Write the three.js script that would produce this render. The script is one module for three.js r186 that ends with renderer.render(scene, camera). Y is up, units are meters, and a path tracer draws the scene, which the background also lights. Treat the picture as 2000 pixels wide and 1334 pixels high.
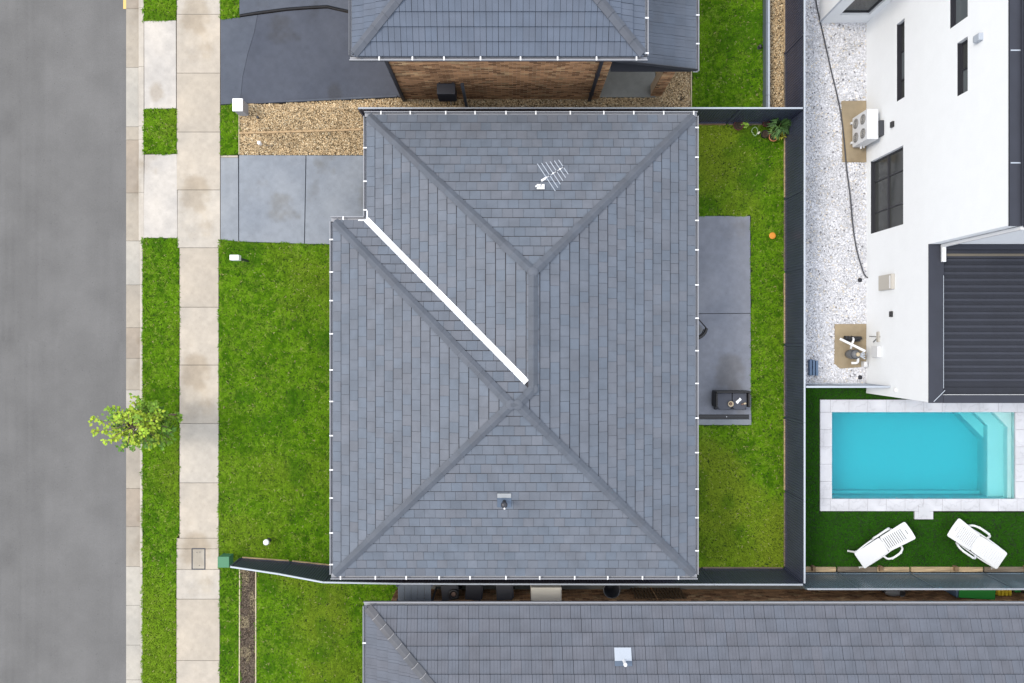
import * as THREE from 'three';
import { mergeGeometries } from 'three/addons/utils/BufferGeometryUtils.js';
import { RoundedBoxGeometry } from 'three/addons/geometries/RoundedBoxGeometry.js';

// ---------------------------------------------------------------- camera, sky, sun, exposure
const HC = 23, FPX = 1333;                                  // drone height in metres, focal length in photo pixels
const scene = new THREE.Scene();
const camera = new THREE.PerspectiveCamera(2 * Math.atan(667 / FPX) * 180 / Math.PI, 1024 / 683, 0.5, 900);
camera.position.set(0, HC, 0);
camera.rotation.x = -Math.PI / 2;                            // straight down, image top is -z

const SW = 256, SH = 128, skyData = new Float32Array(SW * SH * 4);
for (let j = 0; j < SH; j++) for (let i = 0; i < SW; i++) {
  const el = ((j + 0.5) / SH - 0.5) * Math.PI, s = Math.max(0, Math.sin(el)), L = 0.80 + 0.34 * s, o = (j * SW + i) * 4;
  skyData[o] = L * 0.955; skyData[o + 1] = L * 0.995; skyData[o + 2] = L * 1.075; skyData[o + 3] = 1;
}
const sky = new THREE.DataTexture(skyData, SW, SH, THREE.RGBAFormat, THREE.FloatType);
sky.mapping = THREE.EquirectangularReflectionMapping; sky.magFilter = THREE.LinearFilter; sky.needsUpdate = true;
scene.background = sky; scene.environment = sky;

const sun = new THREE.DirectionalLight(0xfff3e2, 1.5);
sun.position.set(-22, 27, -3); sun.target.position.set(0, 0, 0);
sun.castShadow = true; sun.shadow.radius = 34; sun.shadow.mapSize.set(2048, 2048);
Object.assign(sun.shadow.camera, { left: -26, right: 26, top: 22, bottom: -22, near: 1, far: 90 });
scene.add(sun, sun.target);

const renderer = new THREE.WebGLRenderer({ antialias: true });
renderer.setSize(1024, 683);
renderer.toneMapping = THREE.LinearToneMapping;
renderer.toneMappingExposure = 1.62;
renderer.shadowMap.enabled = true; renderer.shadowMap.type = THREE.PCFSoftShadowMap;

// ---------------------------------------------------------------- numbers
function mulberry(a) { return () => { a |= 0; a = a + 0x6D2B79F5 | 0; let t = Math.imul(a ^ a >>> 15, 1 | a); t = t + Math.imul(t ^ t >>> 7, 61 | t) ^ t; return ((t ^ t >>> 14) >>> 0) / 4294967296; }; }
const rnd = mulberry(20240611);
const rr = (a, b) => a + (b - a) * rnd();
const PX = (px, h = 0) => (px - 1000) * (HC - h) / FPX;      // photo pixel and height above ground -> metres
const PZ = (py, h = 0) => (py - 667) * (HC - h) / FPX;
const P = (px, py, h = 0) => [PX(px, h), PZ(py, h)];
const clamp = (v, a = 0, b = 1) => Math.min(b, Math.max(a, v));
const lerp = (a, b, t) => a + (b - a) * t;
const sstep = (a, b, v) => { const t = clamp((v - a) / (b - a)); return t * t * (3 - 2 * t); };
const hash = (x, y, s = 0) => { let n = Math.imul(x, 374761393) + Math.imul(y, 668265263) + Math.imul(s, 974634777) | 0; n = Math.imul(n ^ n >>> 13, 1274126177); return ((n ^ n >>> 16) >>> 0) / 4294967296; };
function vnoise(x, y, per = 0, s = 0) {
  const xi = Math.floor(x), yi = Math.floor(y); let fx = x - xi, fy = y - yi;
  fx = fx * fx * (3 - 2 * fx); fy = fy * fy * (3 - 2 * fy);
  const m = per ? v => ((v % per) + per) % per : v => v;
  const a = hash(m(xi), m(yi), s), b = hash(m(xi + 1), m(yi), s), c = hash(m(xi), m(yi + 1), s), d = hash(m(xi + 1), m(yi + 1), s);
  return lerp(lerp(a, b, fx), lerp(c, d, fx), fy);
}
function fbm(x, y, oct = 4, per = 0, s = 0) { let v = 0, a = 0.5, n = 0; for (let o = 0; o < oct; o++) { v += a * vnoise(x, y, per, s + o); n += a; a *= 0.5; x *= 2; y *= 2; per *= 2; } return v / n; }

// ---------------------------------------------------------------- textures (tileable; values multiply the material colour)
function tex(w, h, metresU, metresV, fn, srgb = true) {
  const d = new Uint8Array(w * h * 4);
  for (let j = 0; j < h; j++) for (let i = 0; i < w; i++) {
    const c = fn(i / w, j / h, i, j), o = (j * w + i) * 4;
    for (let k = 0; k < 3; k++) d[o + k] = clamp(c[k]) * 255; d[o + 3] = 255;
  }
  const t = new THREE.DataTexture(d, w, h, THREE.RGBAFormat, THREE.UnsignedByteType);
  t.wrapS = t.wrapT = THREE.RepeatWrapping; t.magFilter = THREE.LinearFilter; t.minFilter = THREE.LinearMipmapLinearFilter; t.generateMipmaps = true;
  if (srgb) t.colorSpace = THREE.SRGBColorSpace;
  t.repeat.set(1 / metresU, 1 / metresV); t.needsUpdate = true;
  return t;
}
const g1 = v => [v, v, v];
// mottled concrete, 6 m
const concreteTex = tex(1024, 1024, 6, 6, (u, v, i, j) => {
  const a = fbm(u * 7, v * 7, 4, 7, 1), b = fbm(u * 40, v * 40, 3, 40, 9), c = hash(i, j, 3), st = sstep(0.62, 0.8, fbm(u * 5, v * 5, 5, 5, 21));
  const l = 0.90 + (a - 0.5) * 0.16 + (b - 0.5) * 0.09 + (c - 0.5) * 0.06 - st * 0.085 - (hash(i >> 1, j >> 1, 77) > 0.9985 ? 0.2 : 0);
  return [l, l - st * 0.018 - (a - 0.5) * 0.015, l - st * 0.045 - (a - 0.5) * 0.04];
});
const asphaltTex = tex(1024, 2048, 7.3, 14.6, (u, v, i, j) => {
  const st = fbm(u * 26, v * 3, 3, 0, 4) * 0.5 + vnoise(u * 64, v * 5, 0, 5) * 0.5, uu = Math.abs(u * 2 - 1);
  const a = fbm(u * 9, v * 18, 4, 9, 6), c = hash(i, j, 8), tr = vnoise(u * 9, 0, 9, 31);
  let l = 0.86 + (a - 0.5) * 0.11 + (st - 0.5) * 0.09 * (1 - uu * uu) + (c - 0.5) * 0.13 + (tr - 0.5) * 0.07;
  if (hash(i >> 1, j >> 1, 12) > 0.9994) l -= 0.35; if (hash(i >> 1, j >> 1, 13) > 0.9995) l += 0.2;
  return [l, l, l * 1.005];
});
const grainTex = tex(512, 512, 1.7, 1.7, (u, v, i, j) => {
  const a = fbm(u * 6, v * 6, 4, 6, 2), c = hash(i, j, 4), l = 0.92 + (a - 0.5) * 0.14 + (c - 0.5) * 0.08; return g1(l);
});
const renderTex = tex(512, 512, 2.3, 2.3, (u, v, i, j) => { const a = fbm(u * 9, v * 9, 4, 9, 41), c = hash(i, j, 42); return g1(0.965 + (a - 0.5) * 0.018 + (c - 0.5) * 0.035); });
const woodTex = tex(512, 256, 1.6, 0.4, (u, v, i, j) => {
  const w = fbm(u * 4, v * 24, 4, 0, 7), k = fbm(u * 3, v * 3, 3, 3, 8), l = 0.72 + (w - 0.5) * 0.4 + (k - 0.5) * 0.25; return [l, l * 0.97, l * 0.93];
});
const lawnTex = tex(1024, 1024, 5.2, 5.2, (u, v, i, j) => {
  const a = fbm(u * 12, v * 12, 4, 12, 15), b = fbm(u * 60, v * 60, 2, 60, 16), c = hash(i, j, 17);
  const l = 0.62 + (a - 0.5) * 0.5 + (b - 0.5) * 0.4 + (c - 0.5) * 0.2; return [l * lerp(0.8, 1.1, a), l, l * 0.8];
});
const marbleTex = tex(512, 512, 1.9, 1.9, (u, v, i, j) => {
  const a = fbm(u * 4, v * 4, 5, 4, 51), r = Math.abs(fbm(u * 5, v * 5, 5, 5, 52) - 0.5), vein = sstep(0.035, 0.0, r);
  const l = 0.95 + (a - 0.5) * 0.15 - vein * 0.06; return [l, l, l * 1.01];
});
const soilTex = tex(512, 512, 1.5, 1.5, (u, v, i, j) => { const a = fbm(u * 14, v * 14, 4, 14, 61), c = hash(i, j, 62), l = 0.6 + (a - 0.5) * 0.7 + (c - 0.5) * 0.35; return [l, l * 0.97, l * 0.92]; });

const lin = (r, g, b) => new THREE.Color().setRGB(r, g, b);
function mat(r, g, b, rough = 0.9, extra = {}) { return new THREE.MeshStandardMaterial({ color: lin(r, g, b), roughness: rough, ...extra }); }
const conc = (r, g, b, bs = 0.004) => mat(r, g, b, 0.92, { map: concreteTex, bumpMap: concreteTex, bumpScale: bs });
const M = {
  asphalt: mat(0.164, 0.163, 0.162, 0.95, { map: asphaltTex, bumpMap: asphaltTex, bumpScale: 0.006 }),
  soil: mat(0.115, 0.085, 0.060, 1, { map: soilTex }),
  pathA: conc(0.48, 0.43, 0.365), pathB: conc(0.45, 0.40, 0.335), pathC: conc(0.49, 0.45, 0.395),
  kerbA: conc(0.375, 0.335, 0.28), kerbB: conc(0.34, 0.29, 0.235), kerbC: conc(0.43, 0.405, 0.36),
  slab: conc(0.515, 0.485, 0.45), drive: conc(0.245, 0.272, 0.312), driveB: conc(0.26, 0.285, 0.32), patio: conc(0.225, 0.243, 0.29),
  darkDrive: conc(0.068, 0.079, 0.108), darkDriveB: conc(0.085, 0.099, 0.13), pad: conc(0.36, 0.29, 0.19),
  greyPave: conc(0.25, 0.26, 0.25),
  tile: mat(1, 1, 1, 0.74, { map: grainTex, vertexColors: true }),
  mortarGrey: mat(0.27, 0.27, 0.285, 0.9), deck: mat(0.05, 0.05, 0.06, 0.95), charcoal: mat(0.035, 0.038, 0.048, 0.5), fascia: mat(0.06, 0.065, 0.08, 0.5),
  gutter: mat(0.27, 0.28, 0.31, 0.5, { metalness: 0.2 }), white: mat(0.72, 0.73, 0.745, 0.5), whitePlastic: mat(0.60, 0.615, 0.635, 0.4),
  valley: mat(0.66, 0.69, 0.73, 0.5), mortar: mat(0.60, 0.46, 0.32, 0.95), brick: mat(1, 1, 1, 0.92, { vertexColors: true, map: grainTex }),
  render: mat(0.80, 0.83, 0.86, 0.9, { map: renderTex, bumpMap: renderTex, bumpScale: 0.004 }),
  fence: mat(0.050, 0.058, 0.100, 0.4, { map: grainTex }), fencePool: mat(0.17, 0.225, 0.27, 0.3, { map: grainTex, metalness: 0.3 }), rail: mat(0.10, 0.12, 0.15, 0.4), railPale: mat(0.36, 0.40, 0.46, 0.4),
  timberPale: mat(0.80, 0.60, 0.37, 0.9, { map: woodTex }), sleeper: mat(0.74, 0.59, 0.39, 0.9, { map: woodTex }), sleeperB: mat(0.36, 0.25, 0.15, 0.9, { map: woodTex }), sleeperC: mat(0.30, 0.26, 0.21, 0.9, { map: woodTex }),
  metalRoof: mat(0.014, 0.017, 0.027, 0.85, { map: grainTex }), metalRoofB: mat(0.026, 0.030, 0.045, 0.8, { map: grainTex }),
  frame: mat(0.022, 0.023, 0.03, 0.4), glass: mat(0.035, 0.039, 0.040, 0.12), glassPale: mat(0.09, 0.105, 0.115, 0.12),
  black: mat(0.012, 0.012, 0.014, 0.5), blackPlastic: mat(0.022, 0.024, 0.032, 0.4), greyPlastic: mat(0.13, 0.135, 0.145, 0.5), cushion: mat(0.055, 0.06, 0.078, 0.8),
  steel: mat(0.55, 0.56, 0.58, 0.3, { metalness: 0.8 }), galv: mat(0.36, 0.40, 0.46, 0.5, { metalness: 0.3 }), lead: mat(0.07, 0.10, 0.15, 0.55),
  lawn: mat(0.085, 0.165, 0.010, 1, { map: lawnTex }), turf: mat(0.018, 0.07, 0.006, 1, { map: lawnTex }),
  blade: new THREE.MeshPhysicalMaterial({ color: 0xffffff, roughness: 0.9, specularIntensity: 0.12, side: THREE.DoubleSide }), stone: mat(1, 1, 1, 0.85),
  gravelBed: mat(0.46, 0.35, 0.205, 1, { map: soilTex }), pebbleBed: mat(0.60, 0.61, 0.65, 1, { map: renderTex }),
  marble: mat(0.50, 0.51, 0.535, 0.5, { map: marbleTex }), poolShell: mat(0.62, 0.80, 0.80, 0.6), poolStep: mat(0.70, 0.82, 0.80, 0.6),
  bark: mat(0.16, 0.12, 0.085, 0.95), leaf: mat(1, 1, 1, 0.7, { vertexColors: true, side: THREE.DoubleSide }),
  cream: mat(0.62, 0.60, 0.54, 0.6), greenBox: mat(0.045, 0.165, 0.085, 0.6), greenBright: mat(0.012, 0.22, 0.03, 0.45), yellowPlastic: mat(0.55, 0.42, 0.02, 0.45), orange: mat(0.60, 0.24, 0.025, 0.6),
  terracotta: mat(0.52, 0.22, 0.10, 0.85), maroon: mat(0.10, 0.025, 0.025, 0.7), lime: mat(0.30, 0.48, 0.06, 0.7), hose: mat(0.20, 0.30, 0.14, 0.6), tan: mat(0.45, 0.38, 0.27, 0.8), trimTan: mat(0.12, 0.105, 0.08, 0.8), brown: mat(0.14, 0.09, 0.07, 0.8), blueGrey: mat(0.10, 0.16, 0.26, 0.5),
  beigeBox: mat(0.42, 0.40, 0.36, 0.6), yellowPaint: mat(0.55, 0.40, 0.14, 0.8), rubber: mat(0.01, 0.01, 0.012, 0.8),
};
M.water = new THREE.MeshPhysicalMaterial({ color: 0xffffff, roughness: 0.02, transmission: 1, thickness: 1.4, ior: 1.33, attenuationColor: lin(0.20, 0.79, 0.87), attenuationDistance: 1.45 });

// ---------------------------------------------------------------- builders
function uvWorld(g) {                                        // uv in metres by the way each face points
  if (g.index) g = g.toNonIndexed();
  if (!g.attributes.normal) g.computeVertexNormals();
  const p = g.attributes.position, n = g.attributes.normal, uv = new Float32Array(p.count * 2);
  for (let t = 0; t < p.count; t += 3) {
    let ax = 0, ay = 0, az = 0; for (let k = 0; k < 3; k++) { ax += Math.abs(n.getX(t + k)); ay += Math.abs(n.getY(t + k)); az += Math.abs(n.getZ(t + k)); }
    for (let k = t; k < t + 3; k++) {
      const x = p.getX(k), y = p.getY(k), z = p.getZ(k);
      if (ay >= ax && ay >= az) { uv[2 * k] = x; uv[2 * k + 1] = z; } else if (ax >= az) { uv[2 * k] = z; uv[2 * k + 1] = y; } else { uv[2 * k] = x; uv[2 * k + 1] = y; }
    }
  }
  g.setAttribute('uv', new THREE.BufferAttribute(uv, 2)); if (g.attributes.uv1) g.deleteAttribute('uv1');
  return g;
}
function clean(g) { if (g.index) g = g.toNonIndexed(); for (const k of Object.keys(g.attributes)) if (!['position', 'normal', 'uv', 'color'].includes(k)) g.deleteAttribute(k); g.morphAttributes = {}; return g; }
function join(list) { list = list.map(clean); return list.length === 1 ? list[0] : mergeGeometries(list, false); }
function obj(name, geos, m, parent = scene) {
  const g = join(Array.isArray(geos) ? geos : [geos]);
  const o = new THREE.Mesh(g, m); o.name = parent === scene ? numbered(name) : name; parent.add(o); return o;
}
const taken = {};
function numbered(n) { const k = taken[n] = (taken[n] ?? -1) + 1; return k ? `${n}_${String(k).padStart(3, '0')}` : n; }
function tag(o, label, category, group) { o.userData = { ...o.userData, label, category }; if (group) o.userData.group = group; return o; }
function thing(name, label, category, group, pos = [0, 0, 0], turn = 0) { const o = new THREE.Group(); o.name = numbered(name); scene.add(o); o.position.set(...pos); o.rotation.y = turn; return tag(o, label, category, group); }
function struct(o) { o.userData.kind = 'structure'; return o; }
function structGroup(name, label, category) { const o = new THREE.Group(); o.name = numbered(name); scene.add(o); o.userData = { kind: 'structure', label, category }; return o; }
function stuff(o) { o.userData.kind = 'stuff'; return o; }
function bx(x0, x1, y0, y1, z0, z1, r = 0) {
  const w = x1 - x0, h = y1 - y0, d = z1 - z0;
  const g = r ? new RoundedBoxGeometry(w, h, d, 1, Math.min(r, w / 2.01, h / 2.01, d / 2.01)) : new THREE.BoxGeometry(w, h, d);
  g.translate((x0 + x1) / 2, (y0 + y1) / 2, (z0 + z1) / 2); return uvWorld(clean(g));
}
function cyl(r0, r1, h, x, y, z, seg = 14) { const g = new THREE.CylinderGeometry(r1, r0, h, seg); g.translate(x, y + h / 2, z); return clean(g); }
function rod(a, b, r, seg = 8, r2 = r) {                     // straight round bar from a to b
  const A = new THREE.Vector3(...a), B = new THREE.Vector3(...b), d = B.clone().sub(A), g = new THREE.CylinderGeometry(r2, r, d.length(), seg);
  g.applyQuaternion(new THREE.Quaternion().setFromUnitVectors(new THREE.Vector3(0, 1, 0), d.clone().normalize())); g.translate(...A.add(B).multiplyScalar(0.5).toArray()); return clean(g);
}
function tube(pts, r, seg = 40, rad = 7, closed = false) { return clean(new THREE.TubeGeometry(new THREE.CatmullRomCurve3(pts.map(p => new THREE.Vector3(...p)), closed), seg, r, rad, closed)); }
function shapeOf(poly) { const s = new THREE.Shape(); poly.forEach(([x, z], i) => i ? s.lineTo(x, -z) : s.moveTo(x, -z)); return s; }
function sheet(poly, y, holes = []) {
  const s = shapeOf(poly); holes.forEach(h => s.holes.push(shapeOf(h)));
  const g = new THREE.ShapeGeometry(s); g.rotateX(-Math.PI / 2); g.translate(0, y, 0); return uvWorld(clean(g));
}
function slab(poly, y0, y1, bev = 0.006, holes = []) {
  const s = shapeOf(poly); holes.forEach(h => s.holes.push(shapeOf(h)));
  const g = new THREE.ExtrudeGeometry(s, { depth: y1 - y0 - bev, bevelEnabled: bev > 0, bevelThickness: bev, bevelSize: bev, bevelOffset: -bev, bevelSegments: 1, curveSegments: 6 });
  g.rotateX(-Math.PI / 2); g.translate(0, y0, 0); return uvWorld(clean(g));
}
const rect = (x0, x1, z0, z1) => [[x0, z0], [x1, z0], [x1, z1], [x0, z1]];
const rectP = (a, b, c, d, h = 0) => rect(PX(a, h), PX(b, h), PZ(c, h), PZ(d, h));
const lathe = (pts, seg = 18) => clean(new THREE.LatheGeometry(pts.map(p => new THREE.Vector2(...p)), seg));
function at(g, x, y, z, ry = 0, rx = 0, rz = 0) { if (rx) g.rotateX(rx); if (rz) g.rotateZ(rz); if (ry) g.rotateY(ry); g.translate(x, y, z); return g; }
const inPoly = (poly, x, z) => { let c = false; for (let i = 0, j = poly.length - 1; i < poly.length; j = i++) { const [a, b] = poly[i], [d, e] = poly[j]; if ((b > z) !== (e > z) && x < (d - a) * (z - b) / (e - b) + a) c = !c; } return c; };
// polygon clipped to the side of a line where n.p >= d
function clipHalf(poly, nx, ny, d) {
  const out = [];
  for (let i = 0; i < poly.length; i++) {
    const a = poly[i], b = poly[(i + 1) % poly.length], da = nx * a[0] + ny * a[1] - d, db = nx * b[0] + ny * b[1] - d;
    if (da >= 0) out.push(a);
    if (da >= 0 !== db >= 0) { const t = da / (da - db); out.push([lerp(a[0], b[0], t), lerp(a[1], b[1], t)]); }
  }
  return out;
}
const areaOf = poly => poly.reduce((s, a, i) => { const b = poly[(i + 1) % poly.length]; return s + a[0] * b[1] - b[0] * a[1]; }, 0) / 2;

// ---------------------------------------------------------------- roofs
// A roof face: eave start [x,z], unit direction along the eave e, unit direction inward n (plan), eave height h0, tan of pitch, polygon in (u,v) plan metres, edges cut back by `cut`
function face(o, e, n, h0, tp, pts, cut = 0, valley = []) {
  let poly = pts.map(([x, z]) => [(x - o[0]) * e[0] + (z - o[1]) * e[1], (x - o[0]) * n[0] + (z - o[1]) * n[1]]);
  if (areaOf(poly) < 0) poly.reverse();
  return { o, e, n, h0, tp, poly, valley, at: (u, v, l = 0) => [o[0] + e[0] * u + n[0] * v, h0 + v * tp + l, o[1] + e[1] * u + n[1] * v] };
}
function deckOf(f) { const v = f.poly.map(([a, b]) => f.at(a, b, -0.012)); const p = []; for (let i = 1; i < v.length - 1; i++) p.push(...v[0], ...v[i], ...v[i + 1]); const g = new THREE.BufferGeometry(); g.setAttribute('position', new THREE.Float32BufferAttribute(p, 3)); g.computeVertexNormals(); return uvWorld(g); }
function prism(f, pieces, col) {                             // pieces: [{poly, lift(u,v)}] in (u,v) -> solid with vertical sides down to the deck
  const p = [], uv = [], put = (a, b, c) => { p.push(...a, ...b, ...c); };
  const q = new THREE.Vector3(), r = new THREE.Vector3(), s = new THREE.Vector3();
  for (const { poly, lift } of pieces) {
    const top = poly.map(([u, v]) => f.at(u, v, lift(u, v))), bot = poly.map(([u, v]) => f.at(u, v, -0.010));
    const flip = new THREE.Vector3(...top[1]).sub(q.set(...top[0])).cross(r.set(...top[2]).sub(s.set(...top[0]))).y < 0;
    const tri = (a, b, c) => flip ? put(a, c, b) : put(a, b, c);
    for (let i = 1; i < top.length - 1; i++) tri(top[0], top[i], top[i + 1]);
    for (let i = 0; i < top.length; i++) { const j = (i + 1) % top.length; tri(top[i], bot[i], bot[j]); tri(top[i], bot[j], top[j]); }
  }
  const g = new THREE.BufferGeometry(); g.setAttribute('position', new THREE.Float32BufferAttribute(p, 3)); g.computeVertexNormals();
  const c = new Float32Array(p.length); for (let i = 0; i < p.length; i += 3) c.set(col, i);
  g.setAttribute('color', new THREE.BufferAttribute(c, 3));
  for (let i = 0; i < p.length; i += 3) uv.push(p[i] * 0.9 + p[i + 1] * 0.5, p[i + 2] * 0.9 + p[i + 1] * 0.5);
  g.setAttribute('uv', new THREE.Float32BufferAttribute(uv, 2));
  return g;
}
function tilesOn(f, { gauge, width, gap, low = 0.030, high = 0.005, style = 'flat', bond = 0.5, tone, drift = 0, cut = 0.02, lap = 0.001 }) {
  const out = [], P0 = f.poly, us = P0.map(p => p[0]), vs = P0.map(p => p[1]), u0 = Math.min(...us), u1 = Math.max(...us), v1 = Math.max(...vs);
  const clipsOf = (P0, valley, seam) => P0.map((a, i) => { const b = P0[(i + 1) % P0.length], dx = b[0] - a[0], dy = b[1] - a[1], L = Math.hypot(dx, dy); const nx = -dy / L, ny = dx / L; const eave = Math.abs(a[1]) < 1e-6 && Math.abs(b[1]) < 1e-6; return [nx, ny, nx * a[0] + ny * a[1] + (eave ? -0.03 : valley.includes(i) ? 0.082 : cut)]; }).filter((c, i) => !seam.includes(i));
  const clipSets = (f.parts || [{ poly: P0, seam: [], has: () => true }]).map(q => ({ has: q.has, list: clipsOf(q.poly, f.parts ? [] : f.valley, q.seam) }));
  for (let row = 0, v = -0.03; v < v1; row++, v += gauge) {
    const off = (bond ? (row % 2 ? bond : 0) * width + rr(-0.16, 0.16) * width : row * drift) - width * 2;
    for (let u = u0 + off; u < u1; u += width) {
      const g2 = gap * rr(0.6, 1.5), ua = u + g2 / 2, ub = u + width - g2 / 2, va = v + (style === 'flat' ? rr(-0.002, 0.002) : 0), vb = v + gauge - lap * rr(0.85, 1.15);
      const parts = style === 'flat' ? [[ua, ub, 0]] : style === 'double' ? [[ua, (ua + ub) / 2 - 0.003, 0], [(ua + ub) / 2 + 0.003, ub, 0]] : [[ua, ua + width * 0.36, 0.004], [ua + width * 0.37, ua + width * 0.68, -0.001], [ua + width * 0.69, ub, 0.002]];
      const l0 = low + rr(-0.003, 0.004), skew = rr(-0.004, 0.004) + (style === 'triple' ? 0.006 : 0), pieces = [];
      let area = 0; const clips = clipSets.find(q => q.has(u + width / 2)).list;
      for (const [a, b, dl] of parts) {
        let poly = [[a, va], [b, va], [b, vb], [a, vb]];
        for (const [nx, ny, d] of clips) { if (poly.length) poly = clipHalf(poly, nx, ny, d); }
        poly = poly.filter((p, i) => { const q = poly[(i + 1) % poly.length]; return Math.hypot(p[0] - q[0], p[1] - q[1]) > 1e-4; });
        if (poly.length < 3 || areaOf(poly) < 0.0012) continue;
        area += areaOf(poly);
        pieces.push({ poly, lift: (x, y) => lerp(l0, high, (y - v) / gauge) + dl + skew * ((x - u) / width - 0.5) });
      }
      if (!pieces.length) continue;
      const c = f.at(u + width / 2, v + gauge / 2);
      out.push({ geo: prism(f, pieces, tone()), size: area / ((HC - c[1]) ** 2), x: c[0], z: c[2] });
    }
  }
  return out;
}
const inView = (t, m = 2) => Math.abs(t.x) < 1000 * (HC - 3) / FPX + m && Math.abs(t.z) < 667 * (HC - 3) / FPX + m;
function layTiles(house, tiles, most = 300) {
  tiles = tiles.filter(t => inView(t)).sort((a, b) => b.size - a.size || a.x - b.x || a.z - b.z);
  tiles.slice(0, most).forEach(t => obj('roof_tile', t.geo, M.tile, house));
  if (tiles.length > most) stuff(obj('roof_tiles', tiles.slice(most).map(t => t.geo), M.tile, house));
}
function caps(house, A, B, drop, tone, { len = 0.4, w = 0.125, base = 0.052, name = 'ridge_cap', bedding = null, pk = 0.034 } = {}) {
  base += pk * 0.9;   // from low A to high B
  const a = new THREE.Vector3(...A), b = new THREE.Vector3(...B), d = b.clone().sub(a), L = d.length(), n = Math.max(1, Math.round(L / len)), dir = d.clone().normalize();
  const q = new THREE.Vector3(-dir.z, 0, dir.x).normalize();
  for (let k = 0; k < n; k++) {
    const s0 = L * k / n + 0.002, s1 = L * (k + 1) / n + 0.014, pts = [], ww = w + rr(-0.004, 0.004), tl = rr(-0.003, 0.003);
    for (const [s, up] of [[s0, 0.018], [s1, 0]]) for (const [o, y] of [[-ww, -ww * drop - 0.028 - pk], [-ww, -ww * drop - pk], [-0.012, -0.002], [0.012, -0.002], [ww, -ww * drop - pk], [ww, -ww * drop - 0.028 - pk]])
      pts.push(a.clone().addScaledVector(dir, s).addScaledVector(q, o + tl).add(new THREE.Vector3(0, base + up + y, 0)));
    const p = [], tri = (i, j, m) => p.push(...pts[i].toArray(), ...pts[j].toArray(), ...pts[m].toArray());
    for (let i = 0; i < 5; i++) { tri(i, i + 6, i + 1); tri(i + 1, i + 6, i + 7); }
    tri(0, 1, 5); tri(1, 4, 5); tri(1, 2, 4); tri(2, 3, 4); tri(6, 11, 7); tri(7, 11, 10); tri(7, 10, 8); tri(8, 10, 9);
    const g = new THREE.BufferGeometry(); g.setAttribute('position', new THREE.Float32BufferAttribute(p, 3)); g.computeVertexNormals();
    // outward faces point up: flip when the ridge strip faces down
    if (g.attributes.normal.getY(12) < 0) { for (let i = 0; i < p.length; i += 9) for (let m = 0; m < 3; m++) { const t = p[i + 3 + m]; p[i + 3 + m] = p[i + 6 + m]; p[i + 6 + m] = t; } g.setAttribute('position', new THREE.Float32BufferAttribute(p, 3)); g.computeVertexNormals(); }
    const c = new Float32Array(p.length), col = tone(); for (let i = 0; i < p.length; i += 3) c.set(col, i);
    g.setAttribute('color', new THREE.BufferAttribute(c, 3)); uvWorld(g);
    const mid = pts[2]; if (!inView({ x: mid.x, z: mid.z })) continue;
    const cap = obj(name, uvWorld(g), M.tile, house);
    if (bedding && k) { const m0 = a.clone().addScaledVector(dir, s0 + 0.004), e1 = m0.clone().addScaledVector(q, -ww * 0.96).add(new THREE.Vector3(0, base + 0.018 - ww * 0.96 * drop - pk, 0)), e2 = m0.clone().add(new THREE.Vector3(0, base + 0.018, 0)), e3 = m0.clone().addScaledVector(q, ww * 0.96).add(new THREE.Vector3(0, base + 0.018 - ww * 0.96 * drop - pk, 0)); obj('mortar_joint', [rod(e1.toArray(), e2.toArray(), 0.011, 5), rod(e2.toArray(), e3.toArray(), 0.011, 5)], bedding, cap); }
  }
}
// gutter run along x or z: a trough with back, floor, front and rolled lip; out = direction it faces
function gutter(house, a, b, h, out, mI, mO, { w = 0.115, d = 0.095, step = 0.97, phase = 0.4, brackets = true } = {}) {
  const alongX = Math.abs(b[0] - a[0]) > Math.abs(b[1] - a[1]), lo = Math.min(alongX ? a[0] : a[1], alongX ? b[0] : b[1]), hi = Math.max(alongX ? a[0] : a[1], alongX ? b[0] : b[1]), c = alongX ? a[1] : a[0];
  const B = (s0, s1, o0, o1, y0, y1, r) => { const p = c + out * o0, q = c + out * o1, m0 = Math.min(p, q), m1 = Math.max(p, q); return alongX ? bx(s0, s1, y0, y1, m0, m1, r) : bx(m0, m1, y0, y1, s0, s1, r); };
  const g = obj('gutter', [B(lo, hi, -0.03, w - 0.008, h - d, h - d + 0.004), B(lo, hi, w - 0.008, w, h - d, h + 0.006)], mI, house);
  obj('gutter_lip', [B(lo, hi, w + 0.001, w + 0.017, h - 0.014, h + 0.012)], mO, g);
  obj('gutter_front', [B(lo, hi, w + 0.001, w + 0.006, h - d - 0.004, h - 0.016)], M.fascia, g);
  if (brackets) for (let s = lo + phase; s < hi - 0.05; s += step * rr(0.86, 1.12)) obj('gutter_bracket', B(s - 0.019, s + 0.019, -0.012, w + 0.022, h + 0.014, h + 0.02), M.white, house);
  return g;
}
const toneOf = (r, g, b, va = 0.055, warm = 0.05) => () => { const k = 1 + rr(-va, va) + (rnd() < 0.02 ? 0.09 : 0) + (rnd() < 0.03 ? -0.07 : 0), w = rr(-warm, warm); return [r * k * (1 + w), g * k, b * k * (1 - w * 0.6)]; };

// =================================================================================== SETTING: GROUND
obj('ground', [sheet(rect(-320, 320, -320, 320), -0.16, [rect(PX(1621), PX(1988), PZ(801), PZ(979))])], M.soil).userData = { kind: 'structure', label: 'bare earth under the whole street and gardens', category: 'ground' };

const RX = PX(245);
obj('road', [slab(rect(-34, RX, -60, 60), -0.15, -0.085, 0)], M.asphalt).userData = { kind: 'structure', label: 'smooth grey asphalt road along the left edge', category: 'road' };

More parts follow.
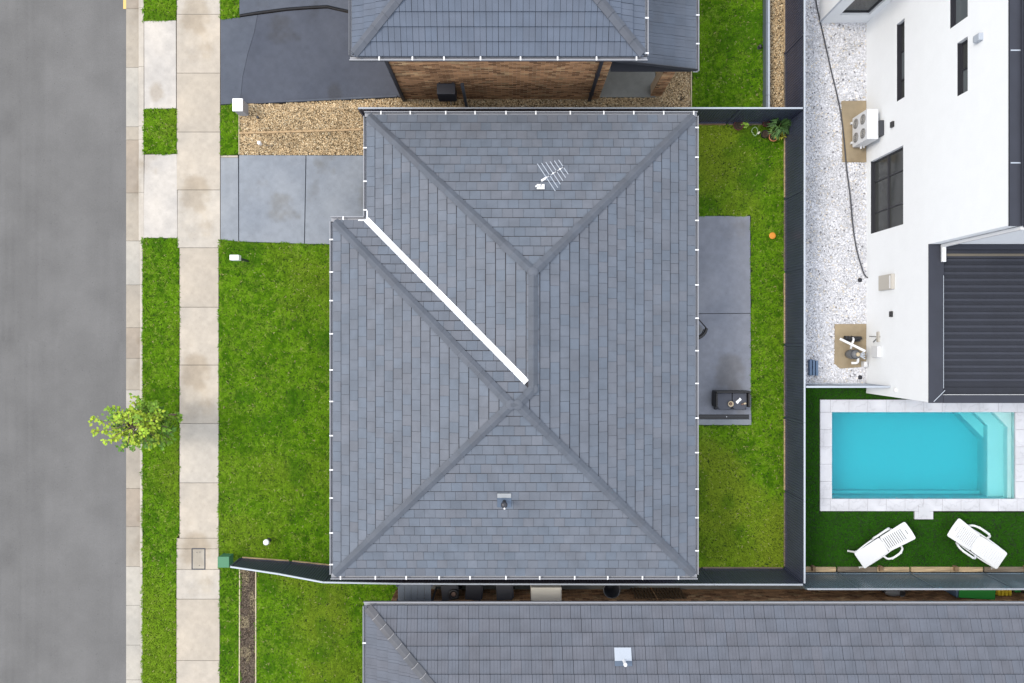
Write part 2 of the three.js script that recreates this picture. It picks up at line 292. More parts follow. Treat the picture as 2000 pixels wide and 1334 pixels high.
{ // kerb and gutter blocks
  const k = structGroup('kerb', 'pale concrete kerb and gutter between road and verge', 'kerb');
  const ys = [-200, -90, 15, 130, 246, 272, 376, 470, 556, 640, 700, 762, 860, 955, 1030, 1108, 1184, 1262, 1330, 1420, 1520];
  for (let i = 0; i < ys.length - 1; i++) {
    const z0 = PZ(ys[i]) + 0.004, z1 = PZ(ys[i + 1]) - 0.004, cx = PX(ys[i] > 460 ? 271.5 : 269), tp = PX(ys[i] > 460 ? 278.5 : 281), m = i >= 15 ? M.kerbC : [M.kerbA, M.kerbB, M.kerbA, M.kerbC][i % 4];
    obj('gutter_tray', slab([[RX - 0.02, z0], [cx + 0.004, z0], [cx + 0.004, z1], [RX - 0.02, z1]], -0.15, -0.072, 0.005), m, k);
    const s = new THREE.Shape([[cx, -0.15], [cx + 0.008, -0.04], [cx + 0.045, 0.006], [tp, 0.012], [tp, -0.15]].map(p => new THREE.Vector2(...p)));
    const g = new THREE.ExtrudeGeometry(s, { depth: z1 - z0, bevelEnabled: false }); g.translate(0, 0, z0);
    obj('kerb_block', uvWorld(clean(g)), i >= 15 ? M.kerbC : M.pathC, k);
  }
  obj('painted_mark', slab(rectP(238, 244.5, -30, 15), -0.15, -0.080, 0), M.yellowPaint, k);
}
{ // footpath slabs
  const f = structGroup('footpath', 'cream concrete footpath of long slabs beside the verge', 'footpath');
  const ys = [-200, -80, 28, 143, 258, 371, 484, 600, 713, 827, 943, 1051, 1072, 1112, 1170, 1290, 1400, 1510];
  const pit = [PX(374.5), PX(401.5), PZ(1070.5), PZ(1112.5)];
  for (let i = 0; i < ys.length - 1; i++) {
    const a = ys[i], b = ys[i + 1], xl = PX(a < 300 ? 345.5 : a < 470 ? 347 : a < 1040 ? 351 : 345), xr = PX(a < 440 ? 430 : a < 1100 ? 427 : 429);
    const g0 = PZ(a) + 0.006, g1 = PZ(b) - 0.006, m = [M.pathA, M.pathC, M.pathA, M.pathB, M.pathA, M.pathC, M.pathB, M.pathA][i % 8];
    if (a === 1072) { // slab broken by the pit opening
      obj('slab', slab([[xl, g0], [pit[0], g0], [pit[0], g1], [xl, g1]], -0.1, 0.012), m, f); obj('slab', slab([[pit[1], g0], [xr, g0], [xr, g1], [pit[1], g1]], -0.1, 0.012), m, f); continue;
    }
    obj('slab', slab([[xl, g0], [xr, g0], [xr, g1], [xl, g1]], -0.1, 0.012 + rr(-0.002, 0.003)), m, f);
  }
  const pl = thing('service_pit', 'flush concrete service pit lid in a dark frame on the footpath', 'pit lid');
  const [x0, x1, z0, z1] = pit;
  obj('frame', [bx(x0 + .002, x1 - .002, -0.1, 0.016, z0 - .004, z0 + 0.03), bx(x0 + .002, x1 - .002, -0.1, 0.016, z1 - 0.03, z1 + .004), bx(x0 + .002, x0 + 0.03, -0.1, 0.016, z0 + 0.03, z1 - 0.03), bx(x1 - 0.03, x1 - .002, -0.1, 0.016, z0 + 0.03, z1 - 0.03)], M.charcoal, pl);
  obj('lid', bx(x0 + 0.036, x1 - 0.036, -0.05, 0.014, z0 + 0.036, z1 - 0.036, 0.004), M.kerbC, pl);
  for (const [dx, dz] of [[-0.05, -0.22], [0.05, -0.23], [0.03, 0.22]]) obj('lifting_hole', cyl(0.014, 0.014, 0.004, (x0 + x1) / 2 + dx, 0.0145, (z0 + z1) / 2 + dz, 10), M.charcoal, pl);
}
{ // crossover slabs in the verge
  const c = structGroup('driveway_crossing', 'white concrete driveway slabs set in the grass verge', 'driveway');
  obj('slab', slab([P(281.5, 41), P(343.5, 40), P(344, 211.5), P(282, 213)], -0.12, 0.008), M.slab, c);
  obj('slab', slab([P(282.5, 302), P(345.5, 301), P(346.5, 465), P(279.5, 464.5)], -0.12, 0.008), M.slab, c);
}
{ // house driveway
  const d = structGroup('driveway', 'pale grey concrete driveway slabs leading to the garage', 'driveway');
  obj('slab', slab([P(431, 308), P(465, 308), P(465.5, 471.5), P(431, 468)], -0.1, 0.006), M.driveB, d);
  obj('slab', slab([P(431, 303.5), P(464.5, 303.5), P(464.5, 307.5), P(431, 307.5)], -0.1, 0.005), M.pathB, d);
  obj('slab', slab([P(467, 303), P(597, 303.5), P(594, 476), P(467, 471.5)], -0.1, 0.006), M.drive, d);
  obj('slab', slab([P(598.5, 303.5), P(790, 304), P(790, 480), P(595.5, 476)], -0.1, 0.006), M.drive, d);
}
{ // neighbour's dark driveway
  const d = structGroup('driveway', 'dark blue grey concrete driveway beside the brick house', 'driveway');
  const edge = [P(431, 38), P(468, 34), P(505, 28.5), P(560, 21.5), P(600, 18.5), P(640, 16.5), P(682, 26), P(787, 30)];
  const curve = [P(503, 29), P(497, 62), P(484, 105), P(474, 150), P(469, 202)];
  obj('slab', slab([edge[0], edge[1], ...curve, P(431, 204)], -0.1, 0.006), M.darkDriveB, d);
  obj('slab', slab([...curve.slice().map(([x, z]) => [x + 0.005, z]).reverse(), ...edge.slice(3), P(787.5, 189), P(640, 195.5), P(560, 199)].concat([P(500, 202)]), -0.1, 0.004), M.darkDrive, d);
  obj('slab', slab([P(468.5, -150), P(787, -150), P(787, 24), P(682, 20.5), P(640, 11), P(600, 13), P(560, 16), P(505, 23), P(468.5, 29)], -0.1, 0.045), M.darkDriveB, d);
  obj('edge_strip', slab([P(560, 200), P(640, 196.5), P(776, 190), P(776, 186.5), P(640, 192.5), P(560, 197)], -0.1, 0.05), M.darkDriveB, d);
  obj('rubber_joint', [tube([[PX(469), 0.02, PZ(31.5)], [PX(505), 0.02, PZ(26)], [PX(560), 0.02, PZ(19)], [PX(600), 0.02, PZ(15.8)], [PX(640), 0.02, PZ(13.8)]], 0.032, 30), tube([[PX(640), 0.02, PZ(14)], [PX(660), 0.02, PZ(19)], [PX(684), 0.02, PZ(23)], [PX(760), 0.02, PZ(26.5)]], 0.026, 20)], M.rubber, d);
}
{ // back patio
  const d = structGroup('patio', 'grey concrete patio slab behind the grey roofed house', 'patio');
  obj('slab', slab([P(1330, 422), P(1465, 422), P(1466, 611.5), P(1330, 612.5)], -0.1, 0.012), M.patio, d);
  obj('slab', slab([P(1330, 613.5), P(1466, 612.5), P(1467, 809.5), P(1330, 809.5)], -0.1, 0.012), M.patio, d);
  obj('slab', slab([P(1330, 819), P(1467.5, 819), P(1467.5, 830), P(1330, 830)], -0.1, 0.010), M.driveB, d);
  obj('slab', slab([P(1463, 809.8), P(1467.3, 809.8), P(1467.3, 818.7), P(1463, 818.7)], -0.1, 0.010), M.patio, d);
  const s = thing('strip_drain', 'long narrow black drain strip across the end of the patio', 'drain');
  obj('channel', [slab(rectP(1331, 1462.5, 810, 818.5), -0.09, -0.03, 0)], M.black, s);
  obj('grate', [bx(PX(1331), PX(1462), -0.03, 0.002, PZ(813.2), PZ(815.2)), bx(PX(1331), PX(1462), -0.03, 0.012, PZ(810), PZ(811.2)), bx(PX(1331), PX(1462), -0.03, 0.012, PZ(817.3), PZ(818.5))], M.blackPlastic, s);
  obj('screw', cyl(0.014, 0.014, 0.006, PX(1419), 0.003, PZ(814), 8), M.steel, s);
}
{ // neighbour's rear paving under its verandah
  const d = structGroup('paving', 'grey stone paving under the brick house verandah', 'paving');
  obj('slab', slab([P(1165, 60), P(1280, 60), P(1280, 190), P(1165, 190)], -0.1, 0.006), M.greyPave, d);
}

// lawns: earth sheets with real blades on them
const lawns = {
  verge: [[P(281, -150), P(344.5, -150), P(344, 40), P(281, 41)], [P(280.5, 213), P(344.5, 212), P(345, 300.5), P(281, 301.5)], [P(279, 465), P(347, 465.5), P(350, 490), P(350, 1045), P(344, 1056), P(344, 1500), P(277, 1500)]],
  front: [[P(428, 469), P(466, 472), P(594, 476.5), P(700, 480.5), P(700, 1112), P(560, 1101), P(468, 1092), P(452, 1106), P(428, 1112)]],
  strip: [[P(430.5, 205), P(466.5, 205), P(466.5, 302), P(430.5, 302.5)]],
  stripNorth: [[P(430.5, -150), P(467.5, -150), P(467.5, 33), P(430.5, 37)]],
  back: [[P(1320, 244), P(1531, 244), P(1531, 1108), P(1320, 1108), P(1320, 831), P(1468, 831), P(1466.5, 421), P(1320, 421)]],
  northBack: [[P(1351, -150), P(1490, -150), P(1490, 216), P(1351, 216)]],
  south: [[P(430, 1112), P(452, 1107), P(469, 1108), P(469, 1500), P(430, 1500)], [P(500.5, 1112), P(560, 1118), P(640, 1128), P(776, 1131), P(776, 1182), P(745, 1182), P(745, 1500), P(500.5, 1500)]],
  turf: [[P(1572, 752), P(1700, 752), P(1830, 760), P(1830, 779), P(1601.5, 779), P(1601.5, 999), P(1786, 999), P(1786, 1016), P(1824, 1016), P(1824, 1001), P(2080, 1001), P(2080, 1112), P(1572, 1110)]],
};
for (const [k, polys, m, label] of [['lawn', lawns.verge, M.lawn, 'grass verge earth between kerb and footpath'], ['lawn', lawns.front, M.lawn, 'front lawn earth of the grey roofed house'], ['lawn', [...lawns.strip, ...lawns.stripNorth], M.lawn, 'narrow lawn earth beside the footpath'], ['lawn', lawns.back, M.lawn, 'back lawn earth around the patio'], ['lawn', lawns.northBack, M.lawn, 'back lawn earth of the brick house'], ['lawn', lawns.south, M.lawn, 'front lawn earth of the lower tiled house'], ['artificial_turf', lawns.turf, M.turf, 'dark green turf base around the pool']])
  obj(k, polys.map(p => slab(p, -0.14, -0.012, 0)), m).userData = { kind: 'structure', label, category: k.replace('_', ' ') };

function bladeGeo(n, len, wid, lean) {
  const p = [];
  for (let i = 0; i < n; i++) {
    const a = rr(0, 6.283), l = len * rr(0.6, 1.15), w = wid * rr(0.7, 1.2), le = lean * rr(0.4, 1.3), ox = rr(-0.018, 0.018), oz = rr(-0.018, 0.018), c = Math.cos(a), s = Math.sin(a);
    const pt = (r, y, o) => [ox + c * r - s * o, y, oz + s * r + c * o];
    const m = [l * 0.5 * le * 0.6, l * 0.55], t = [l * le, l * Math.sqrt(Math.max(0.12, 1 - le * le)) * 0.8];
    const A = pt(0, 0, -w), B = pt(0, 0, w), C = pt(m[0], m[1], w * 0.85), D = pt(m[0], m[1], -w * 0.85), T = pt(t[0], t[1], 0);
    p.push(...A, ...B, ...C, ...A, ...C, ...D, ...D, ...C, ...T);
  }
  const g = new THREE.BufferGeometry(); g.setAttribute('position', new THREE.Float32BufferAttribute(p, 3)); g.computeVertexNormals();
  const nn = g.attributes.normal; for (let i = 0; i < nn.count; i++) { const v = new THREE.Vector3(nn.getX(i), nn.getY(i), nn.getZ(i)); if (v.y < 0) v.negate(); v.y += 0.9; v.normalize(); nn.setXYZ(i, v.x, v.y, v.z); }
  return g;
}
const Mtx = new THREE.Matrix4(), Qt = new THREE.Quaternion(), Eu = new THREE.Euler(), V3 = new THREE.Vector3(), S3 = new THREE.Vector3(), Cl = new THREE.Color();
function scatter(name, geo, m, polys, perM2, place, label, category) {
  const list = [];
  for (const poly of polys) {
    const xs = poly.map(p => p[0]), zs = poly.map(p => p[1]), x0 = Math.max(Math.min(...xs), -18.8), x1 = Math.min(Math.max(...xs), 18.8), z0 = Math.max(Math.min(...zs), -13.2), z1 = Math.min(Math.max(...zs), 13.2);
    const n = (x1 - x0) * (z1 - z0) * perM2;
    for (let i = 0; i < n; i++) { const x = rr(x0, x1), z = rr(z0, z1); if (inPoly(poly, x, z)) { const d = place(x, z); if (d) list.push(d); } }
  }
  const o = new THREE.InstancedMesh(geo, m, list.length); o.name = numbered(name); o.userData = { kind: 'stuff', label, category };
  list.forEach((d, i) => { Qt.setFromEuler(Eu.set(d.rx || 0, d.ry, d.rz || 0)); Mtx.compose(V3.set(d.x, d.y, d.z), Qt, S3.set(d.s, d.sy ?? d.s, d.sz ?? d.s)); o.setMatrixAt(i, Mtx); o.setColorAt(i, Cl.setRGB(...d.c)); });
  scene.add(o); return o;
}
const grassGeo = bladeGeo(7, 0.075, 0.0062, 0.85), turfGeo = bladeGeo(7, 0.035, 0.005, 0.6);
const mix3 = (a, b, t) => a.map((v, i) => lerp(v, b[i], t));
function grassAt(seed, dry) {
  return (x, z) => {
    const sw = fbm(x * 1.1, z * 1.1, 2, 0, seed), wx = x + (fbm(x * 2.3, z * 2.3, 2, 0, seed + 3) - 0.5) * 0.9, wz = z + (fbm(x * 2.3 + 7, z * 2.3, 2, 0, seed + 5) - 0.5) * 0.9;
    const strand = Math.abs(fbm(wx * 6.5, wz * 6.5, 2, 0, seed + 8) - 0.5) * 2, fine = vnoise(x * 15, z * 15, 0, seed + 9), mid = vnoise(wx * 5, wz * 5, 0, seed + 21), big = fbm(x * 0.45, z * 0.45, 3, 0, seed + 11);
    let c = mix3([0.046, 0.128, 0.004], [0.120, 0.250, 0.009], sstep(0.2, 0.8, fine * 0.55 + mid * 0.5));
    c = mix3(c, [0.215, 0.310, 0.040], sstep(0.15, 0.0, strand) * 0.6);
    c = mix3(c, [0.180, 0.245, 0.020], sstep(0.45, 0.75, big) * dry);
    c = mix3(c, [0.04, 0.125, 0.005], sstep(0.6, 0.8, sw) * 0.5);
    const k = rr(0.78, 1.22); if (rnd() < 0.012) c = [0.32, 0.30, 0.13];
    return { x: x + rr(-0.02, 0.02) + (vnoise(z * 5, x, 0, seed + 31) - 0.5) * 0.07, y: -0.012, z: z + rr(-0.02, 0.02) + (vnoise(x * 5, z, 0, seed + 33) - 0.5) * 0.07, ry: rr(0, 6.283), rx: rr(-0.2, 0.2), s: rr(0.75, 1.1) * (0.85 + 0.3 * strand), c: c.map(v => v * k) };
  };
}
const GD = 1250;
scatter('grass', grassGeo, M.blade, lawns.verge, GD, grassAt(101, 0.35), 'green grass blades of the verge beside the kerb', 'grass');
scatter('grass', grassGeo, M.blade, lawns.front, GD, grassAt(131, 0.35), 'green grass blades of the front lawn', 'grass');
scatter('grass', grassGeo, M.blade, [...lawns.strip, ...lawns.stripNorth], GD, grassAt(161, 0.1), 'green grass blades of the narrow strip by the footpath', 'grass');
scatter('grass', grassGeo, M.blade, lawns.back, GD, grassAt(191, 0.75), 'patchy yellow green grass blades around the patio', 'grass');
scatter('grass', grassGeo, M.blade, lawns.northBack, GD, grassAt(221, 0.5), 'green grass blades behind the brick house', 'grass');
scatter('grass', grassGeo, M.blade, lawns.south, GD, grassAt(251, 0.7), 'yellow green grass blades in front of the lower tiled house', 'grass');
scatter('turf_pile', turfGeo, M.blade, lawns.turf, 1500, (x, z) => { const n = fbm(x * 3, z * 3, 3, 0, 301), k = rr(0.75, 1.2) * lerp(0.75, 1.2, n); return { x, y: -0.012, z, ry: rr(0, 6.28), s: rr(0.8, 1.2), c: [0.024 * k, 0.105 * k, 0.005 * k] }; }, 'dark green artificial turf pile around the pool', 'turf');

// gravel and soil beds
const bedTan = [[P(468, 205), P(800, 205), P(800, 196), P(787, 192), P(1352, 192), P(1352, 203), P(800, 207), P(708, 303), P(467, 302.5)]];
const tanPolys = [[P(468, 203), P(720, 203), P(720, 302.5), P(468, 302.5)], [P(560, 201), P(776, 191), P(1349, 191), P(1349, 212), P(560, 212)], [P(1281, 90), P(1349, 90), P(1349, 191), P(1281, 191)], [P(1497, -150), P(1532, -150), P(1532, 212), P(1497, 212)]];
const beds = structGroup('gravel_bed', 'tan gravel beds beside the driveway and brick house', 'gravel bed');
tanPolys.forEach((p, i) => obj('bed', slab(p, -0.14, -0.016 - 0.003 * i, 0), M.gravelBed, beds));
const chip = new THREE.IcosahedronGeometry(0.026, 0);
scatter('tan_gravel', chip, M.stone, tanPolys, 1250, (x, z) => { const n = fbm(x * 3, z * 3, 3, 0, 401), k = rr(0.55, 1.25) * lerp(0.8, 1.15, n), w = rnd(), c = w < 0.14 ? [0.62, 0.53, 0.37] : w < 0.24 ? [0.30, 0.205, 0.11] : [0.50, 0.375, 0.22]; return { x, y: -0.012 + rr(0, 0.012), z, ry: rr(0, 6.28), rx: rr(0, 3), rz: rr(0, 3), s: rr(0.5, 1.15), sy: rr(0.3, 0.7), sz: rr(0.5, 1.7), c: c.map(v => v * k) }; }, 'tan crushed gravel beside the driveway', 'gravel');
const pebblePoly = [[P(1534, -150), P(1694, -150), P(1694, 751), P(1534, 751)]];
obj('pebble_bed', slab(pebblePoly[0], -0.14, -0.020, 0), M.pebbleBed).userData = { kind: 'structure', label: 'white pebble bed beside the white house', category: 'pebble bed' };
const peb = new THREE.IcosahedronGeometry(0.03, 1);
scatter('white_pebbles', peb, M.stone, pebblePoly, 720, (x, z) => { const w = rnd(), n = fbm(x * 2, z * 2, 3, 0, 431), k = rr(0.75, 1.15) * lerp(0.85, 1.12, n), c = w < 0.03 ? [0.20, 0.20, 0.22] : w < 0.2 ? [0.50, 0.51, 0.54] : w < 0.27 ? [0.62, 0.57, 0.50] : [0.61, 0.62, 0.66]; return { x, y: -0.012 + rr(0, 0.014), z, ry: rr(0, 6.28), rx: rr(-0.5, 0.5), s: rr(0.6, 1.3), sy: rr(0.35, 0.75), sz: rr(0.6, 1.5), c: c.map(v => v * k) }; }, 'white and grey pebbles beside the white house', 'pebbles');
const soilPoly = [[P(470, 1104), P(498.5, 1104), P(498.5, 1500), P(469.5, 1500)]];
obj('garden_bed', slab(soilPoly[0], -0.14, -0.018, 0), M.soil).userData = { kind: 'structure', label: 'brown soil strip across the lower left lawn', category: 'garden bed' };
scatter('soil_clods', chip, M.stone, soilPoly, 1300, (x, z) => { const n = fbm(x * 4, z * 2, 3, 0, 461), k = rr(0.5, 1.4), c = mix3([0.105, 0.080, 0.058], [0.20, 0.165, 0.10], sstep(0.55, 0.7, n)); return { x, y: -0.014, z, ry: rr(0, 6.28), rx: rr(0, 3), s: rr(0.4, 1.1), sy: rr(0.3, 0.8), sz: rr(0.4, 1.3), c: c.map(v => v * k) }; }, 'brown soil clods in the narrow bed', 'soil');
function edging(x0, z0, x1, z1, m, label, w = 0.03, top = 0.03) { const L = Math.hypot(x1 - x0, z1 - z0), g = bx(-w / 2, w / 2, -0.12, top, 0, L, 0.004); g.rotateY(Math.atan2(x1 - x0, z1 - z0)); g.translate(x0, 0, z0); return tag(obj('garden_edging', g, m), label, 'edging', 'garden edging strips'); }
edging(...P(468.5, 1108), ...P(467.5, 1500), M.tan, 'pale edging on the left side of the soil strip', 0.035);
edging(...P(500, 1112), ...P(500, 1500), M.tan, 'pale edging on the right side of the soil strip', 0.035);
edging(...P(467.3, 214), ...P(467.3, 302), M.tan, 'pale edging between narrow grass strip and tan gravel bed', 0.03);
edging(...P(1350, 138), ...P(1350, 212), M.tan, 'pale edging beside the lawn behind the brick house', 0.035);
edging(...P(468, 260.5), ...P(707, 253.5), M.timberPale, 'timber edging board running through the tan gravel bed', 0.06, 0.05);

// =================================================================================== MAIN HOUSE
const TP = Math.tan(22.5 * Math.PI / 180);
{
  const house = thing('tiled_house', 'grey tiled hip roof house with white valley strip in the middle', 'house');
  const h0 = 2.7, xl = -5.29, xn = -4.287, xr = 5.415, zt = -6.715, zn = -3.586, zb = 6.94;
  const hw = (xr - xn) / 2, T = [xn + hw, zt + hw], R2 = [xn + hw, zn + hw], t = (zb - zn) / 2, A = [xl + t, zn + t], B = [xr - t, zn + t];
  const F = {
    n: face([xn, zt], [1, 0], [0, 1], h0, TP, [[xn, zt], [xr, zt], T]),
    w1: face([xn, zt], [0, 1], [1, 0], h0, TP, [[xn, zt], T, R2, [xn, zn]]),
    nn: face([xl, zn], [1, 0], [0, 1], h0, TP, [[xl, zn], [xn, zn], R2, B, A]),
    w2: face([xl, zn], [0, 1], [1, 0], h0, TP, [[xl, zn], A, [xl, zb]]),
    s: face([xl, zb], [1, 0], [0, -1], h0, TP, [[xl, zb], A, B, [xr, zb]]),
    e: face([xr, zt], [0, 1], [-1, 0], h0, TP, [[xr, zt], [xr, zb], B, T]),
  };
  { // the right slope turns in at R2: two convex halves, the tiles running on across their seam
    const uv = ([x, z]) => [z - zt, xr - x], ur = R2[1] - zt, eave = [ur, 0], e1 = face([xr, zt], [0, 1], [-1, 0], h0, TP, [[xr, zt], [xr, R2[1]], R2, T]), e2 = face([xr, zt], [0, 1], [-1, 0], h0, TP, [[xr, R2[1]], [xr, zb], B, R2]);
    const seamOf = f => f.poly.map((a, i) => [a, f.poly[(i + 1) % f.poly.length], i]).filter(([a, b]) => Math.abs(a[0] - ur) < 1e-6 && Math.abs(b[0] - ur) < 1e-6).map(q => q[2]);
    F.e.parts = [{ poly: e1.poly, seam: seamOf(e1), has: u => u < ur }, { poly: e2.poly, seam: seamOf(e2), has: () => true }]; F.e.decks = [e1, e2];
  }
  // the valley edge of the two faces that meet in it
  const mark = (f, p, q) => { const uv = ([x, z]) => [(x - f.o[0]) * f.e[0] + (z - f.o[1]) * f.e[1], (x - f.o[0]) * f.n[0] + (z - f.o[1]) * f.n[1]]; const a = uv(p), b = uv(q); f.poly.forEach((c, i) => { const d = f.poly[(i + 1) % f.poly.length], near = (m, n) => Math.hypot(m[0] - n[0], m[1] - n[1]) < 1e-6; if ((near(c, a) && near(d, b)) || (near(c, b) && near(d, a))) f.valley.push(i); }); };
  mark(F.w1, [xn, zn], R2); mark(F.nn, [xn, zn], R2);
  const tone = toneOf(0.117, 0.136, 0.171, 0.035, 0.05);
  const opts = { gauge: 0.277, width: 0.297, gap: 0.0055, lap: 0.0225, low: 0.032, tone };
  layTiles(house, Object.values(F).flatMap(f => tilesOn(f, opts)));
  obj('roof_deck', Object.values(F).flatMap(f => f.decks || [f]).map(deckOf), M.deck, house);
  const hgt = d => h0 + d * TP, up = (p, d) => [p[0], hgt(d), p[1]];
  const ct = toneOf(0.090, 0.104, 0.131, 0.04, 0.02), D = TP / Math.SQRT2;
  caps(house, [xn + 0.02, h0, zt + 0.02], up(T, hw), D, ct); caps(house, [xr - 0.02, h0, zt + 0.02], up(T, hw), D, ct);
  caps(house, [xl + 0.02, h0, zn + 0.02], up(A, t), D, ct); caps(house, [xl + 0.02, h0, zb - 0.02], up(A, t), D, ct); caps(house, [xr - 0.02, h0, zb - 0.02], up(B, t), D, ct);
  caps(house, up(R2, hw), up(T, hw), TP, ct, { base: 0.05 }); caps(house, up(R2, hw), up(B, t), D, ct, { base: 0.056, len: 0.34 }); caps(house, up(A, t), up(B, t), TP, ct, { base: 0.058 });
  for (const [p, d] of [[T, hw], [A, t], [B, t], [R2, hw]]) { const g = new THREE.SphereGeometry(0.15, 14, 6, 0, 6.284, 0, 1.2); g.scale(1, 0.42, 1); g.translate(p[0], hgt(d) + 0.022, p[1]); const c = new Float32Array(g.attributes.position.count * 3); for (let i = 0; i < c.length; i += 3) c.set([0.094, 0.108, 0.136], i); g.setAttribute('color', new THREE.BufferAttribute(c, 3)); obj('junction_cap', uvWorld(clean(g)), M.tile, house); }
  { // white valley flashing: two leaves meeting in the valley line, with small returns over the gutters
    const L = hw - 0.17, p = []; const d = [Math.SQRT1_2, Math.SQRT1_2];
    const pt = (s, side) => { const x = xn + s + side * 0.064, z = zn + s - side * 0.064; return side === 0 ? [x, hgt(s) + 0.018, z] : [x, hgt(s) + 0.018 + 0.064 * TP + 0.012, z]; };
    for (const sd of [-1, 1]) { const a = pt(-0.06, 0), b = pt(-0.06, sd), c = pt(L, sd), e = pt(L, 0); if (sd < 0) p.push(...a, ...b, ...c, ...a, ...c, ...e); else p.push(...a, ...c, ...b, ...a, ...e, ...c); }
    const g = new THREE.BufferGeometry(); g.setAttribute('position', new THREE.Float32BufferAttribute(p, 3)); g.computeVertexNormals();
    obj('valley_flashing', [uvWorld(g), bx(xn - 0.035, xn + 0.005, h0 + 0.02, h0 + 0.034, zn - 0.30, zn - 0.02), bx(xn - 0.28, xn - 0.02, h0 + 0.022, h0 + 0.036, zn - 0.035, zn + 0.003)], M.valley, house);
  }
  const G = (a, b, o, ph, mI = M.gutter) => gutter(house, a, b, h0 - 0.005, o, mI, M.gutter, { phase: ph });
  G([xn - 0.11, zt], [xr + 0.11, zt], -1, 0.5); G([xl - 0.11, zb], [xr + 0.11, zb], 1, 0.3);
  G([xr, zt + 0.004], [xr, zb - 0.004], 1, 0.35);
  G([xl, zn + 0.004], [xl, zb - 0.004], -1, 0.55); G([xn, zt + 0.004], [xn, zn - 0.12], -1, 0.95); G([xl - 0.11, zn], [xn - 0.12, zn], -1, 0.38);
  // eaves lining, fascia, walls
  obj('eaves_lining', [slab([[xn, zt], [xr, zt], [xr, zb], [xl, zb], [xl, zn], [xn, zn]].map(([x, z]) => [x, z]), h0 - 0.19, h0 - 0.17, 0)], M.white, house);
  obj('fascia_board', [bx(xn, xr, h0 - 0.165, h0 - 0.022, zt + 0.005, zt + 0.025), bx(xl, xr, h0 - 0.165, h0 - 0.022, zb - 0.025, zb - 0.005), bx(xr - 0.025, xr - 0.005, h0 - 0.165, h0 - 0.024, zt + 0.03, zb - 0.03), bx(xl + 0.005, xl + 0.025, h0 - 0.165, h0 - 0.024, zn + 0.03, zb - 0.03), bx(xn + 0.005, xn + 0.025, h0 - 0.165, h0 - 0.024, zt + 0.03, zn - 0.001), bx(xl, xn, h0 - 0.165, h0 - 0.022, zn + 0.005, zn + 0.025)], M.fascia, house);
  const o = 0.47;
  obj('wall', slab([[xn + o, zt + o], [xr - o, zt + o], [xr - o, zb - o], [xl + o, zb - o], [xl + o, zn + o], [xn + o, zn + o]], -0.1, h0 - 0.192, 0), mat(0.30, 0.22, 0.16, 0.9, { map: grainTex }), house);
  const gd = obj('garage_door', bx(xn + o - 0.03, xn + o + 0.004, 0.012, 2.1, zt + o + 0.35, zn + o - 0.25), M.charcoal, house);
  for (let k = 0; k < 4; k++) obj('door_panel', bx(xn + o - 0.045, xn + o - 0.032, 0.05 + k * 0.51, 0.53 + k * 0.51, zt + o + 0.37, zn + o - 0.27, 0.005), M.fascia, gd);
  const sd = obj('sliding_door', bx(xr - o - 0.004, xr - o + 0.02, 0.015, 2.1, -3.0, -0.6), M.frame, house);
  obj('pane', bx(xr - o + 0.021, xr - o + 0.026, 0.09, 2.03, -2.93, -1.84), M.glass, sd); obj('pane', bx(xr - o + 0.021, xr - o + 0.026, 0.09, 2.03, -1.76, -0.67), M.glass, sd);
  for (const [z0, z1] of [[-1.4, 0.4], [2.6, 4.4]]) { const w = obj('window', bx(xl + o - 0.02, xl + o + 0.004, 0.6, 2.1, z0, z1), M.frame, house); obj('pane', bx(xl + o - 0.027, xl + o - 0.021, 0.66, 2.04, z0 + 0.06, z1 - 0.06), M.glass, w); }

  // television aerial
  const bz = PZ(366, 3.71), bxx = PX(1056, 3.71), aer = thing('television_aerial', 'silver television aerial with six rods on the grey tiled roof', 'aerial');
  const ry = h0 + (bz - zt) * TP;
  obj('base_plate', [at(bx(-0.11, 0.11, 0.045, 0.055, -0.085, 0.085, 0.004), bxx, ry, bz, 0, -Math.atan(TP)), at(bx(-0.13, -0.03, 0.05, 0.11, -0.10, -0.06, 0.01), bxx, ry, bz, 0.5)], M.white, aer);
  obj('mast', rod([bxx, ry + 0.02, bz], [bxx, ry + 0.86, bz], 0.017), M.steel, aer);
  const ay = ry + 0.86, p0 = [PX(1060, ay), PZ(351, ay)], p1 = [PX(1101, ay), PZ(326, ay)], bd = [p1[0] - p0[0], p1[1] - p0[1]], q = [0.55, 0.835];
  obj('boom', rod([bxx, ay, bz], [p1[0], ay + 0.01, p1[1]], 0.011), M.steel, aer);
  obj('amplifier_box', at(bx(-0.07, 0.07, -0.03, 0.03, -0.028, 0.028, 0.012), p0[0] + 0.02, ay, p0[1] - 0.005, 0.55), M.white, aer);
  for (let k = 0; k < 6; k++) { const s = 0.17 + k * 0.163, l = lerp(0.44, 0.235, k / 5), cx = p0[0] + bd[0] * s, cz = p0[1] + bd[1] * s, of = -0.015 * k * 0.3; obj('rod', rod([cx - q[0] * l, ay + 0.016 + of, cz - q[1] * l], [cx + q[0] * l, ay + 0.016, cz + q[1] * l], 0.0105, 7), M.galv, aer); obj('clip', at(bx(-0.02, 0.02, -0.012, 0.012, -0.02, 0.02, 0.006), cx, ay + 0.012, cz, 0.55), k % 2 ? M.blackPlastic : M.white, aer); }

  // vent pipe through the lower slope
  const vz = PZ(978, 3.71), vx = PX(985, 3.71), vy = h0 + (zb - vz) * TP, vt = thing('roof_vent', 'dark vent pipe with blue lead flashing low on the grey roof', 'roof vent');
  const sl = Math.atan(TP);
  obj('flashing', at(bx(-0.2, 0.2, 0.030, 0.038, -0.12, 0.20, 0.003), vx, vy, vz, 0, sl), M.lead, vt);
  obj('upper_apron', at(bx(-0.195, 0.195, 0.034, 0.043, -0.27, -0.125, 0.003), vx, vy, vz, 0, sl), mat(0.27, 0.29, 0.31, 0.6), vt);
